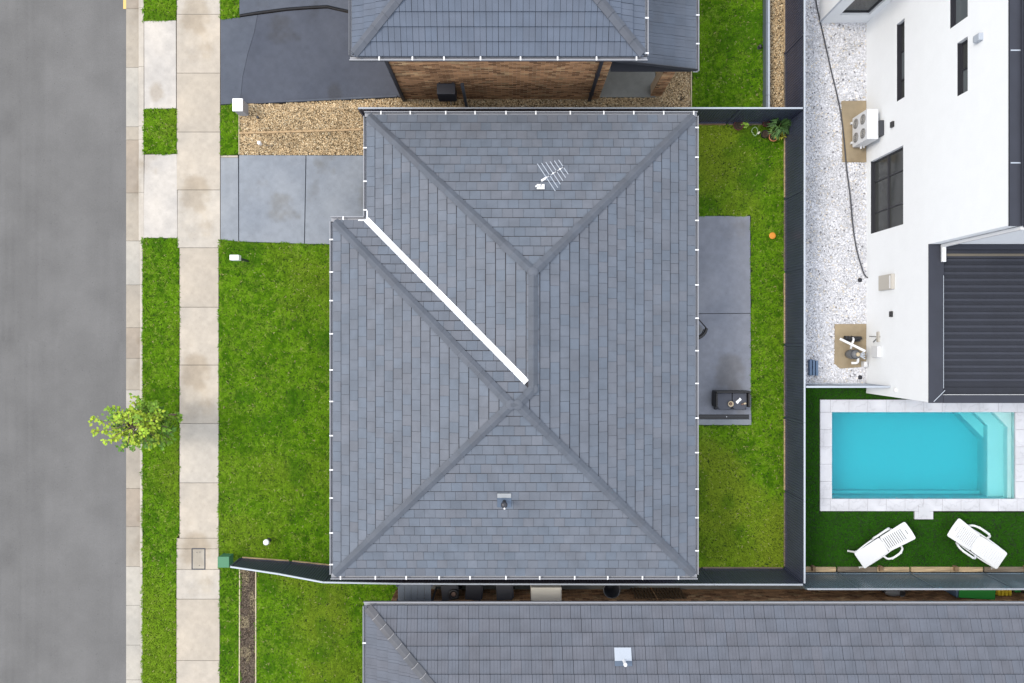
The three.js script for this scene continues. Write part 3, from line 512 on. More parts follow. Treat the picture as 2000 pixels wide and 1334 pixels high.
  obj('pipe', rod([vx, vy, vz + 0.02], [vx, vy + 0.42, vz + 0.02], 0.055, 14), M.black, vt);
  obj('cap', [at(lathe([[0.001, 0.06], [0.06, 0.05], [0.095, 0.0], [0.09, -0.02], [0.05, -0.02]], 16), vx, vy + 0.42, vz + 0.02)], M.blackPlastic, vt);
  obj('spigot', rod([vx + 0.005, vy + 0.40, vz + 0.03], [vx + 0.01, vy + 0.46, vz + 0.13], 0.026, 10), M.white, vt);
}

// =================================================================================== BRICK HOUSE (top of the picture)
function brickWall(list, x0, x1, y0, y1, z, fz) { // bricks proud of mortar on a wall facing +z
  const L = 0.23, Hh = 0.076, gp = 0.011; let row = 0;
  for (let y = y0; y < y1 - 0.02; y += Hh + gp, row++) for (let x = x0 - (row % 2 ? (L + gp) / 2 : 0); x < x1; x += L + gp) {
    const a = Math.max(x, x0), b = Math.min(x + L, x1); if (b - a < 0.03) continue;
    const g = bx(a, b, y, Math.min(y + Hh, y1), z - 0.03, z + 0.008 + rr(-0.002, 0.003)); const k = rr(0.62, 1.25), w = rnd(), c = w < 0.2 ? [0.30 * k, 0.16 * k, 0.08 * k] : w < 0.3 ? [0.60 * k, 0.40 * k, 0.22 * k] : [0.53 * k, 0.30 * k, 0.155 * k];
    const col = new Float32Array(g.attributes.position.count * 3); for (let i = 0; i < col.length; i += 3) col.set(c, i); g.setAttribute('color', new THREE.BufferAttribute(col, 3)); list.push(g);
  }
}
function brickSide(list, z0, z1, y0, y1, x, out) { const tmp = []; brickWall(tmp, z0, z1, y0, y1, 0); for (const g of tmp) { g.rotateY(out > 0 ? Math.PI / 2 : -Math.PI / 2); if (out > 0) g.scale(1, 1, 1); const bb = g; bb.translate(x, 0, out > 0 ? 0 : 0); list.push(bb); } }
{
  const house = thing('brick_house', 'two storey brown brick house with grey tiled roof, cut by the top edge', 'house');
  const h0 = 4.8, xl = PX(690, h0), xr = PX(1257, h0), zb = PZ(108, h0), zt = -16, tp = Math.tan(20 * Math.PI / 180);
  const k = (xr - xl) / 2, apex = [xl + k, zb - k];
  const S = face([xl, zb], [1, 0], [0, -1], h0, tp, [[xl, zb], apex, [xr, zb]]);
  const W = face([xl, zb], [0, -1], [1, 0], h0, tp, [[xl, zb], [xl, zt], [apex[0], zt], apex]);
  const E = face([xr, zb], [0, -1], [-1, 0], h0, tp, [[xr, zb], apex, [apex[0], zt], [xr, zt]]);
  const tone = toneOf(0.090, 0.113, 0.158, 0.03, 0.02), opts = { gauge: 0.338, width: 0.323, gap: 0.010, low: 0.042, high: 0.004, style: 'double', bond: 0, tone };
  const tiles = [...tilesOn(S, opts), ...tilesOn(W, opts), ...tilesOn(E, opts)].filter(t => t.z > -12.2);
  layTiles(house, tiles);
  obj('roof_deck', [deckOf(S), deckOf(W), deckOf(E)], M.deck, house);
  const ct = toneOf(0.088, 0.10, 0.126, 0.04, 0.02), D = tp / Math.SQRT2;
  caps(house, [xl + 0.02, h0, zb - 0.02], [apex[0], h0 + k * tp, apex[1]], D, ct, { w: 0.13, base: 0.062, len: 0.42 }); caps(house, [xr - 0.02, h0, zb - 0.02], [apex[0], h0 + k * tp, apex[1]], D, ct, { w: 0.13, base: 0.062, len: 0.42 });
  gutter(house, [xl - 0.11, zb], [xr + 0.11, zb], h0 - 0.01, 1, M.gutter, M.gutter, { phase: 0.8 }); gutter(house, [xl, -13], [xl, zb - 0.004], h0 - 0.01, -1, M.gutter, M.fascia, { phase: 0.9, brackets: false }); gutter(house, [xr, -13], [xr, zb - 0.004], h0 - 0.01, 1, M.gutter, M.gutter, { phase: 2.6 });
  const wx0 = -3.71, wx1 = 2.93, wz = PZ(193);
  obj('eaves_lining', bx(xl, xr, h0 - 0.2, h0 - 0.18, zt, zb), M.charcoal, house);
  obj('fascia_board', [bx(xl, xr, h0 - 0.178, h0 - 0.03, zb - 0.025, zb - 0.005), bx(xr - 0.025, xr - 0.005, h0 - 0.178, h0 - 0.03, zt, zb - 0.03), bx(xl + 0.005, xl + 0.025, h0 - 0.178, h0 - 0.03, zt, zb - 0.03)], M.fascia, house);
  obj('wall', [bx(wx0 + 0.01, wx1 - 0.01, -0.1, h0 - 0.2, zt, wz - 0.004)], M.mortar, house);
  const bl = []; brickWall(bl, wx0, wx1, -0.05, h0 - 0.21, wz); stuff(obj('bricks', bl, M.brick, house));
  for (const x of [PX(789), PX(1151)]) { const dp = obj('downpipe', bx(x - 0.05, x + 0.05, 0.0, h0 - 0.25, wz + 0.014, wz + 0.10, 0.012), M.charcoal, house); for (const y of [0.6, 2.2, 3.8]) obj('strap', bx(x - 0.07, x + 0.07, y, y + 0.03, wz + 0.012, wz + 0.106), M.charcoal, dp); }
  obj('side_wall_pier', bx(wx0 - 0.006, wx0 + 0.35, -0.1, 0.02, wz - 0.1, wz - 0.01), M.mortar, house);

  // verandah roof at the back, lower and sloping down to the right
  const vh = 2.72, vr = PX(1357, vh), vz = PZ(137, vh), vtp = Math.tan(15 * Math.PI / 180), vl = wx1 - 0.2;
  const V = face([vr, vz], [0, -1], [-1, 0], vh, vtp, [[vr, vz], [vl, vz], [vl, zt], [vr, zt]]);
  const vt = tilesOn(V, { gauge: 0.34, width: 0.315, gap: 0.009, low: 0.034, high: 0.006, style: 'triple', bond: 0, tone: toneOf(0.095, 0.115, 0.152, 0.03, 0.02) }).filter(t => t.z > -12.2 && t.x > wx1);
  const ver = obj('verandah_roof', deckOf(V), M.deck, house);
  vt.forEach(t => obj('roof_tile', t.geo, M.tile, ver));
  gutter(house, [vr, -13], [vr, vz + 0.02], vh - 0.01, 1, M.gutter, M.gutter, { phase: 3.3, step: 0.98 });
  const rise = (vr - vl) * vtp; { const g = bx(0, Math.hypot(vr - vl, rise) + 0.05, -0.13, 0.03, -0.02, 0.0); g.rotateZ(Math.atan2(rise, -(vr - vl)) ); g.translate(vr + 0.04, vh + 0.02, vz + 0.035); obj('barge_board', uvWorld(g), M.charcoal, house); }
  obj('verandah_lining', bx(wx1 + 0.02, vr - 0.05, vh - 0.2, vh - 0.18, -13, vz - 0.03), M.charcoal, house);
  const px = PX(1281), pz = PZ(187), pr = []; brickWall(pr, px - 0.18, px + 0.18, -0.05, vh - 0.22, pz); brickSide(pr, -pz, -pz + 0.34, -0.05, vh - 0.22, px - 0.18, -1);
  const pier = obj('pier', bx(px - 0.178, px + 0.178, -0.1, vh - 0.205, pz - 0.35, pz - 0.004), M.mortar, house); stuff(obj('bricks', pr.filter(g => { g.computeBoundingBox(); return true; }), M.brick, pier));

  // gas heater and pipe by the wall
  const hx0 = PX(853, 1.55), hx1 = PX(889, 1.55), hw = thing('water_heater', 'black wall mounted water heater on the brown brick wall', 'water heater');
  obj('case', bx(hx0, hx1, 0.85, 1.55, wz + 0.06, wz + 0.40, 0.02), M.charcoal, hw); obj('bracket', [bx(hx0 + 0.05, hx0 + 0.1, 0.9, 1.5, wz + 0.012, wz + 0.06), bx(hx1 - 0.1, hx1 - 0.05, 0.9, 1.5, wz + 0.012, wz + 0.06)], M.charcoal, hw);
  for (const dx of [0.2, 0.32, 0.44]) obj('pipe', rod([hx0 + dx, 0.02, wz + 0.2], [hx0 + dx, 0.85, wz + 0.2], 0.016), dx === 0.32 ? M.galv : M.blackPlastic, hw);
  const pp = thing('standpipe', 'dark grey square post standing by the brown brick wall', 'post'); const ppx = PX(911), ppz = PZ(207);
  obj('post', bx(ppx - 0.045, ppx + 0.045, -0.05, 1.9, ppz - 0.045, ppz + 0.045, 0.01), M.rail, pp); obj('cap', bx(ppx - 0.055, ppx + 0.055, 1.9, 1.925, ppz - 0.055, ppz + 0.055, 0.006), M.charcoal, pp);
}

// =================================================================================== LOWER TILED HOUSE (bottom of the picture)
let southRoofY;
{
  const house = thing('tiled_house', 'long grey tiled roof house cut by the bottom edge', 'house');
  const h0 = 2.5, xl = PX(717, h0), zt = PZ(1184, h0), xr = 21, zb = zt + 12, tp = Math.tan(20 * Math.PI / 180);
  southRoofY = z => h0 + (z - zt) * tp;
  const N = face([xl, zt], [1, 0], [0, 1], h0, tp, [[xl, zt], [xr, zt], [xr, zt + 5], [xl + 5, zt + 5]]);
  const W = face([xl, zt], [0, 1], [1, 0], h0, tp, [[xl, zt], [xl + 5, zt + 5], [xl + 5, zb], [xl, zb]]);
  const tone = toneOf(0.100, 0.111, 0.140, 0.035, 0.03);
  const tiles = [...tilesOn(N, { gauge: 0.352, width: 0.305, gap: 0.010, low: 0.040, high: 0.004, style: 'triple', bond: 0, drift: 0.012, tone }), ...tilesOn(W, { gauge: 0.352, width: 0.305, gap: 0.008, low: 0.030, high: 0.006, style: 'triple', bond: 0, drift: 0.012, tone })].filter(t => t.z < 12.4);
  layTiles(house, tiles);
  obj('roof_deck', [deckOf(N), deckOf(W)], M.deck, house);
  caps(house, [xl + 0.02, h0, zt + 0.02], [xl + 5, h0 + 5 * tp, zt + 5], tp / Math.SQRT2, toneOf(0.10, 0.104, 0.118, 0.04, 0.03), { w: 0.135, base: 0.06, len: 0.36, bedding: M.mortarGrey });
  gutter(house, [xl - 0.11, zt], [xr, zt], h0 - 0.01, -1, M.gutter, M.gutter, { brackets: false }); gutter(house, [xl, zt + 0.004], [xl, zb], h0 - 0.01, -1, M.gutter, M.gutter, { phase: 1.1, step: 1.25 });
  obj('eaves_lining', bx(xl, xr, h0 - 0.2, h0 - 0.18, zt, zb), M.white, house);
  obj('fascia_board', [bx(xl, xr, h0 - 0.178, h0 - 0.03, zt + 0.005, zt + 0.025), bx(xl + 0.005, xl + 0.025, h0 - 0.178, h0 - 0.03, zt + 0.03, zb)], M.fascia, house);
  const wz = 8.36, wx = xl + 0.45;
  obj('wall', bx(wx, xr - 0.4, -0.1, h0 - 0.2, wz + 0.004, zb), M.mortar, house);
  const bl = []; brickWall(bl, -xr + 0.4, -wx, -0.05, 1.7, 0); bl.forEach(g => { g.rotateY(Math.PI); g.translate(0, 0, wz); }); stuff(obj('bricks', bl, M.brick, house));
  const vx = PX(1217, 3.02), vz = PZ(1284, 3.02), vy = southRoofY(vz), vt = thing('roof_vent', 'white vent pipe on a square zinc flashing on the lower roof', 'roof vent'), sl = -Math.atan(tp);
  obj('flashing', at(bx(-0.25, 0.25, 0.045, 0.055, -0.25, 0.11, 0.003), vx, vy, vz, 0, sl), M.galv, vt); obj('lower_apron', at(bx(-0.255, 0.255, 0.04, 0.050, 0.115, 0.25, 0.003), vx, vy, vz, 0, sl), M.lead, vt);
  obj('pipe', rod([vx + 0.02, vy, vz + 0.08], [vx + 0.02, vy + 0.34, vz + 0.08], 0.045, 14), M.white, vt); obj('cap', at(lathe([[0.001, 0.03], [0.05, 0.02], [0.055, -0.02], [0.046, -0.02]], 14), vx + 0.02, vy + 0.34, vz + 0.08), M.white, vt);
}

// =================================================================================== WHITE RENDERED HOUSE (right)
{
  const house = thing('rendered_house', 'white rendered two storey house with dark metal roofs at the right edge', 'house');
  const X = 11.94, hT = 6.6, hL = 3.45, zC = -2.79, zS = 1.74, zN = -14;
  // wall facing left, with window openings; drawn in (z, y)
  const wins = [
    { z0: -9.84, z1: -7.44, y0: 1.80, y1: 2.24, kind: 'slot' }, { z0: -10.4, z1: -8.52, y0: 4.38, y1: 5.12, kind: 'pale' }, { z0: -8.0, z1: -6.57, y0: 4.68, y1: 5.12, kind: 'two' }, { z0: -5.99, z1: -3.58, y0: 0.26, y1: 2.17, kind: 'grid' },
  ];
  const s = new THREE.Shape([[zN, -0.1], [zS, -0.1], [zS, hL], [zC, hL], [zC, hT], [zN, hT]].map(p => new THREE.Vector2(...p)));
  for (const w of wins) s.holes.push(new THREE.Path([[w.z0, w.y0], [w.z1, w.y0], [w.z1, w.y1], [w.z0, w.y1]].map(p => new THREE.Vector2(...p))));
  const wg = new THREE.ExtrudeGeometry(s, { depth: 0.22, bevelEnabled: false }); wg.rotateY(-Math.PI / 2); wg.translate(X + 0.22, 0, 0);   // shape x -> +z
  obj('wall', uvWorld(clean(wg)), M.render, house);
  obj('return_wall', bx(X + 0.221, 20, -0.1, hL - 0.002, zS - 0.22, zS - 0.001), M.render, house);
  obj('upper_return_wall', bx(X + 0.221, 20, hL - 0.2, hT - 0.002, zC - 0.22, zC - 0.001), M.render, house);
  obj('wall_core', [bx(X + 0.5, 20, -0.1, hL - 0.25, zN, zS - 0.4), bx(X + 0.5, 20, hL - 0.25, hT - 0.1, zN, zC - 0.4)], M.black, house);
  for (const w of wins) {
    const x = X + 0.11, f = 0.045, win = obj('window', [bx(x, x + 0.06, w.y0, w.y0 + f, w.z0, w.z1), bx(x, x + 0.06, w.y1 - f, w.y1, w.z0, w.z1), bx(x, x + 0.06, w.y0 + f, w.y1 - f, w.z0, w.z0 + f), bx(x, x + 0.06, w.y0 + f, w.y1 - f, w.z1 - f, w.z1), bx(X + 0.015, X + 0.11, w.y0 - 0.002, w.y0 + 0.012, w.z0 + 0.002, w.z1 - 0.002)], M.frame, house);
    const cols = w.kind === 'grid' ? [0, 0.28, 0.72, 1] : w.kind === 'two' ? [0, 0.52, 1] : w.kind === 'slot' ? [0, 0.36, 0.74, 1] : [0, 0.3, 1], rows = w.kind === 'grid' ? [0, 0.46, 1] : [0, 1];
    for (let i = 0; i < cols.length - 1; i++) for (let j = 0; j < rows.length - 1; j++) {
      const z0 = lerp(w.z0 + f, w.z1 - f, cols[i]) + (i ? 0.02 : 0), z1 = lerp(w.z0 + f, w.z1 - f, cols[i + 1]) - (i < cols.length - 2 ? 0.02 : 0), y0 = lerp(w.y0 + f, w.y1 - f, rows[j]) + (j ? 0.025 : 0), y1 = lerp(w.y0 + f, w.y1 - f, rows[j + 1]) - (j < rows.length - 2 ? 0.025 : 0);
      obj('pane', bx(x + 0.035, x + 0.043, y0, y1, z0, z1), w.kind === 'pale' || (w.kind === 'two' && i) || (w.kind === 'slot' && i === 1) ? M.glassPale : M.glass, win);
    }
    for (const c of cols.slice(1, -1)) { const z = lerp(w.z0 + f, w.z1 - f, c); obj('mullion', bx(x + 0.005, x + 0.055, w.y0 + f, w.y1 - f, z - 0.02, z + 0.02), M.frame, win); }
    if (w.kind === 'grid') obj('transom', bx(x - 0.012, x + 0.052, lerp(w.y0 + f, w.y1 - f, 0.46) - 0.03, lerp(w.y0 + f, w.y1 - f, 0.46) + 0.03, w.z0 + f, w.z1 - f), M.frame, win);
  }
  // projecting bay at the top
  const bxX = PX(1600), bz = PZ(45);
  const bay = new THREE.Shape([[bxX, -0.1], [X, -0.1], [X, hT - 0.3], [bxX, hT - 0.3]].map(p => new THREE.Vector2(...p))); const wy0 = 0.55, wy1 = 2.35, wx0 = bxX + 0.42, wx1 = X - 0.2; bay.holes.push(new THREE.Path([[wx0, wy0], [wx1, wy0], [wx1, wy1], [wx0, wy1]].map(p => new THREE.Vector2(...p))));
  const bg = new THREE.ExtrudeGeometry(bay, { depth: 0.2, bevelEnabled: false }); bg.translate(0, 0, bz - 0.2);
  obj('bay_wall', [uvWorld(clean(bg)), bx(bxX, bxX + 0.2, -0.1, hT - 0.3, zN, bz - 0.201)], M.render, house);
  obj('bay_corner_trim', bx(bxX - 0.008, bxX + 0.03, 0.0, hT - 0.3, bz - 0.028, bz + 0.008), M.railPale, house);
  const bw = obj('bay_window', [bx(wx0, wx1, wy0, wy0 + 0.05, bz - 0.14, bz - 0.08), bx(wx0, wx1, wy1 - 0.05, wy1, bz - 0.14, bz - 0.08), bx(wx0, wx0 + 0.05, wy0 + .05, wy1 - .05, bz - 0.14, bz - 0.08), bx(wx1 - 0.05, wx1, wy0 + .05, wy1 - .05, bz - 0.14, bz - 0.08)], M.frame, house); obj('pane', bx(wx0 + 0.05, wx1 - 0.05, wy0 + 0.05, wy1 - 0.05, bz - 0.12, bz - 0.11), M.glass, bw);
  // upper roof: dark gutter and sheet
  obj('upper_gutter', [bx(X - 0.015, X + 0.28, hT + 0.002, hT + 0.03, zN, zC + 0.02), bx(X + 0.262, X + 0.28, hT + 0.03, hT + 0.09, zN, zC + 0.02), bx(X - 0.015, X + 0.006, hT + 0.03, hT + 0.05, zN, zC + 0.02)], M.metalRoofB, house);
  for (const z of [-4.3, -7.0]) obj('gutter_joint', bx(X + 0.008, X + 0.255, hT + 0.031, hT + 0.036, z, z + 0.03), M.galv, house);
  const ur = obj('upper_roof', bx(X + 0.30, 20, hT + 0.06, hT + 0.08, zN, zC + 0.05), M.metalRoof, house); for (let z = zN; z < zC; z += 0.2) obj('rib', bx(X + 0.30, 14, hT + 0.08, hT + 0.105, z, z + 0.035), M.metalRoof, ur);
  // lower metal roof with ribs, framed by wide cappings
  const rx0 = X + 0.42, rz0 = zC + 0.30, rz1 = zS - 0.42;
  const lr = obj('lower_roof', bx(rx0, 20, hL - 0.12, hL - 0.09, rz0, rz1), M.metalRoof, house);
  for (let z = rz0 + 0.14; z < rz1 - 0.05; z += 0.192) { const rs = new THREE.Shape([[-0.052, 0], [-0.03, 0.034], [0.03, 0.034], [0.052, 0]].map(p => new THREE.Vector2(...p))); const g = new THREE.ExtrudeGeometry(rs, { depth: 6.4, bevelEnabled: false }); g.rotateY(Math.PI / 2); g.translate(rx0 + 0.01, hL - 0.09, z); obj('rib', uvWorld(clean(g)), M.metalRoofB, lr); }
  obj('side_capping', [bx(X - 0.02, rx0 - 0.03, hL + 0.002, hL + 0.03, zC + 0.002, zS + 0.02, 0.006), bx(rx0 - 0.03, rx0, hL - 0.12, hL + 0.02, zC + 0.3, zS - 0.4)], M.metalRoofB, house);
  obj('front_capping', [bx(X + 0.40, 20, hL + 0.004, hL + 0.034, zS - 0.21, zS + 0.021, 0.006)], M.metalRoofB, house);
  obj('front_gutter', [bx(rx0 + 0.002, 20, hL - 0.10, hL - 0.06, rz1 + 0.002, zS - 0.212)], M.metalRoof, house);
  obj('back_flashing', [bx(X + 0.40, 20, hL + 0.006, hL + 0.032, zC + 0.003, zC + 0.16), bx(rx0 + 0.002, 20, hL - 0.06, hL - 0.04, zC + 0.162, rz0 + 0.09)], M.metalRoofB, house);
  obj('pale_trim', [bx(rx0 + 0.03, 20, hL - 0.038, hL - 0.028, zC + 0.27, zC + 0.34)], M.trimTan, house);
  obj('capping_seam', [rod([X + 0.12, hL + 0.034, zS - 0.02], [rx0 + 0.02, hL + 0.034, zS - 0.34], 0.011, 6), rod([rx0 - 0.012, hL + 0.024, zC + 0.9], [rx0 - 0.012, hL + 0.024, zS - 0.4], 0.007, 6)], M.railPale, house);
  // downpipe from the upper roof to a spreader on the lower roof
  const dpx = X + 0.02, dp = obj('downpipe', [bx(X + 0.30, X + 0.40, hL + 0.06, hT - 0.02, zC + 0.012, zC + 0.10, 0.01), bx(X + 0.31, X + 0.42, hL + 0.05, hL + 0.13, zC + 0.02, zC + 0.52, 0.01)], M.whitePlastic, house);
  // hood over a window in the set-back wall
  const hd = obj('window_hood', [bx(13.45, 16.5, 5.9, 5.94, zC + 0.002, zC + 0.22)], M.charcoal, house); for (let k = 0; k < 14; k++) obj('rib', bx(13.62 + k * 0.2, 13.72 + k * 0.2, 5.94, 5.975, zC + 0.004, zC + 0.2, 0.008), M.sleeperC, hd);
  // wall fittings
  const fit = (name, y0, y1, z0, z1, d, m, label, cat) => { const o = thing(name, label, cat); obj('case', bx(X - d, X - 0.001, y0, y1, z0, z1, 0.012), m, o); return o; };
  const mb = fit('meter_box', 0.96, 1.72, PZ(539, 0.96), PZ(568, 0.96), 0.11, M.beigeBox, 'beige meter box on the white wall below the large window', 'meter box'); obj('door', bx(X - 0.118, X - 0.111, 1.0, 1.6, PZ(542, 0.96), PZ(566, 0.96), 0.003), M.beigeBox, mb); obj('hinge_strip', bx(X - 0.122, X - 0.112, 1.62, 1.66, PZ(542, 0.96), PZ(566, 0.96)), M.white, mb);
  fit('wall_light', 1.55, 1.70, PZ(238, 1.6), PZ(249, 1.6), 0.07, M.black, 'small black wall light beside the air conditioner', 'wall light'); fit('wall_light', 1.50, 1.62, PZ(608, 1.5), PZ(619, 1.5), 0.07, M.black, 'small black wall light below the beige meter box', 'wall light');
  const vn = fit('wall_vent', 5.5, 5.72, PZ(71, 5.5), PZ(85, 5.5), 0.12, M.railPale, 'small pale grey wall vent high on the white wall', 'vent'); obj('outlet', bx(X - 0.115, X - 0.02, 5.492, 5.499, PZ(73, 5.5), PZ(83, 5.5)), M.black, vn);
  fit('wall_light', 1.72, 1.82, PZ(758, 1.7), PZ(765, 1.7), 0.06, M.white, 'small white wall light near the pool corner', 'wall light');
}
{ // large air conditioner on its pad
  const pad = tag(obj('concrete_pad', slab([P(1643, 197.5), P(1691.5, 197), P(1691.5, 317.5), P(1645, 317)], -0.1, 0.03, 0.01), M.pad), 'beige concrete pad under the white air conditioner', 'pad');
  const x0 = PX(1661), z0 = -7.48, z1 = -6.5, a = thing('air_conditioner', 'large white air conditioner with four dark fan openings by white wall', 'air conditioner');
  obj('case', bx(x0, x0 + 0.37, 0.12, 1.08, z0, z1, 0.02), M.whitePlastic, a);
  for (const y of [0.36, 0.82]) for (const z of [-7.22, -6.76]) { const f = obj('fan_opening', at(new THREE.CylinderGeometry(0.165, 0.165, 0.014, 22), x0 - 0.004, y, z, 0, 0, Math.PI / 2), M.greyPlastic, a); obj('grille', [0.05, 0.1, 0.15].map(r => at(clean(new THREE.TorusGeometry(r, 0.006, 5, 24)), x0 - 0.014, y, z, Math.PI / 2)), M.beigeBox, f); }
  for (const z of [z0 + 0.12, z1 - 0.2]) obj('foot', bx(x0 - 0.03, x0 + 0.4, 0.03, 0.12, z, z + 0.07), M.whitePlastic, a);
  obj('pipe_cover', bx(x0 + 0.38, 11.935, 0.3, 1.12, -7.1, -6.62, 0.01), M.charcoal, a); obj('valve', [rod([x0 + 0.2, 0.3, z1], [x0 + 0.2, 0.3, z1 + 0.09], 0.03), rod([x0 + 0.3, 0.3, z1], [x0 + 0.3, 0.3, z1 + 0.06], 0.02)], M.whitePlastic, a);
}
{ // pool pump and filter
  tag(obj('concrete_pad', slab([P(1630, 633), P(1691.5, 632.5), P(1691.5, 716), P(1640, 720), P(1629, 710)], -0.1, 0.03, 0.012), M.pad), 'beige concrete pad under the pool pump', 'pad');
  const p = thing('pool_pump', 'black pool pump with grey filter and white pipes on a pad', 'pool pump'), g = (px, py, h) => [PX(px, h), h, PZ(py, h)];
  obj('motor', [rod(g(1649, 660, 0.2), g(1672, 663, 0.2), 0.075, 14), rod(g(1670, 662, 0.2), g(1682, 660, 0.2), 0.055, 12)], M.black, p); obj('motor_foot', bx(PX(1652), PX(1676), 0.03, 0.14, PZ(657), PZ(667)), M.blackPlastic, p);
  obj('fin', [1650, 1656, 1662].map(x => rod(g(x, 660.5, 0.2), g(x + 2, 660.8, 0.2), 0.084, 14)), M.blackPlastic, p);
  const fx = PX(1668, 0.4), fz = PZ(692, 0.4);
  obj('filter_tank', at(lathe([[0.001, 0.62], [0.09, 0.6], [0.15, 0.5], [0.16, 0.2], [0.13, 0.03], [0.001, 0.03]], 20), fx, 0, fz), M.greyPlastic, p);
  obj('filter_lid', at(lathe([[0.001, 0.05], [0.06, 0.045], [0.075, 0.0], [0.001, 0.0]], 16), fx + 0.02, 0.615, fz), M.tan, p); obj('clamp_ring', at(clean(new THREE.TorusGeometry(0.145, 0.016, 6, 24)), fx, 0.5, fz, 0, Math.PI / 2), M.blackPlastic, p);
  obj('bridge_pipe', rod(g(1641, 662, 0.35), g(1690, 686, 0.9), 0.042, 12), M.white, p); obj('riser', tube([g(1666, 660, 0.28), g(1667, 664, 0.55), g(1664, 672, 0.6), g(1662, 680, 0.45)], 0.034, 16, 8), M.white, p);
  obj('outlet_pipe', tube([g(1663, 709, 0.3), g(1674, 708, 0.34), g(1676, 698, 0.5)], 0.042, 14, 8), M.white, p);
  obj('valve_fan', [0, 1, 2, 3].map(k => rod(g(1677, 694, 0.5), g(1690, 686 + k * 5, 0.6), 0.022, 8)), M.railPale, p); obj('chlorinator', at(bx(-0.06, 0.06, 0, 0.22, -0.09, 0.09, 0.015), PX(1684), 0.03, PZ(711)), M.whitePlastic, p);
  const X = 11.94, b = thing('pool_controller', 'white pool controller box with cables on the wall', 'control box'); obj('case', bx(X - 0.13, X - 0.001, 0.55, 0.95, PZ(676, 0.7), PZ(698, 0.7), 0.02), M.whitePlastic, b); obj('cable', [tube([[X - 0.03, 0.25, PZ(657)], [X - 0.02, 0.6, PZ(657.5, 0.6)], [X - 0.02, 0.9, PZ(658, 0.9)]], 0.012), tube([[X - 0.03, 0.5, PZ(668)], [X - 0.03, 0.7, PZ(662)], [X - 0.02, 0.8, PZ(660)]], 0.018)], M.greyPlastic, b);
  tag(obj('cable_tray', bx(X - 0.05, X - 0.001, 0.72, 0.86, PZ(648, 0.8), PZ(668, 0.8), 0.006), M.beigeBox), 'beige cable cover above the white pool controller box', 'cable cover');
}
for (const [x, y, l] of [[1679, 547, 'small round black drain cap in pebbles below the meter box'], [1679.5, 737, 'small round black drain cap in pebbles below the pool pump']]) { const d = thing('drain_cap', l, 'drain cap', 'black drain caps in the pebbles'); obj('pipe', cyl(0.072, 0.072, 0.13, PX(x), -0.1, PZ(y), 18), M.black, d); obj('lid', at(lathe([[0.001, 0.008], [0.05, 0.008], [0.066, 0], [0.001, 0]], 18), PX(x), 0.03, PZ(y)), M.blackPlastic, d); }
tag(obj('black_cable', tube([[1588, -40], [1593, 8], [1602, 50], [1612, 95], [1622, 140], [1633, 185], [1641, 225], [1647, 275], [1652, 330], [1659, 385], [1664, 440], [1671, 485], [1680, 518], [1689, 540], [1696, 545]].map(([x, y], i, a) => [PX(x), i === a.length - 1 ? 0.14 : 0.055, PZ(y)]), 0.021, 120, 7), M.charcoal), 'long black cable lying across the white pebbles', 'cable');
tag(obj('timber_stack', [0, 1, 2].map(k => bx(PX(1578 + k * 5.5), PX(1582.6 + k * 5.5), -0.02, 0.14 + k * 0.02, PZ(702 + k), PZ(733), 0.01)), M.blueGrey), 'dark blue stacked offcuts lying on pebbles beside the fence', 'offcuts');

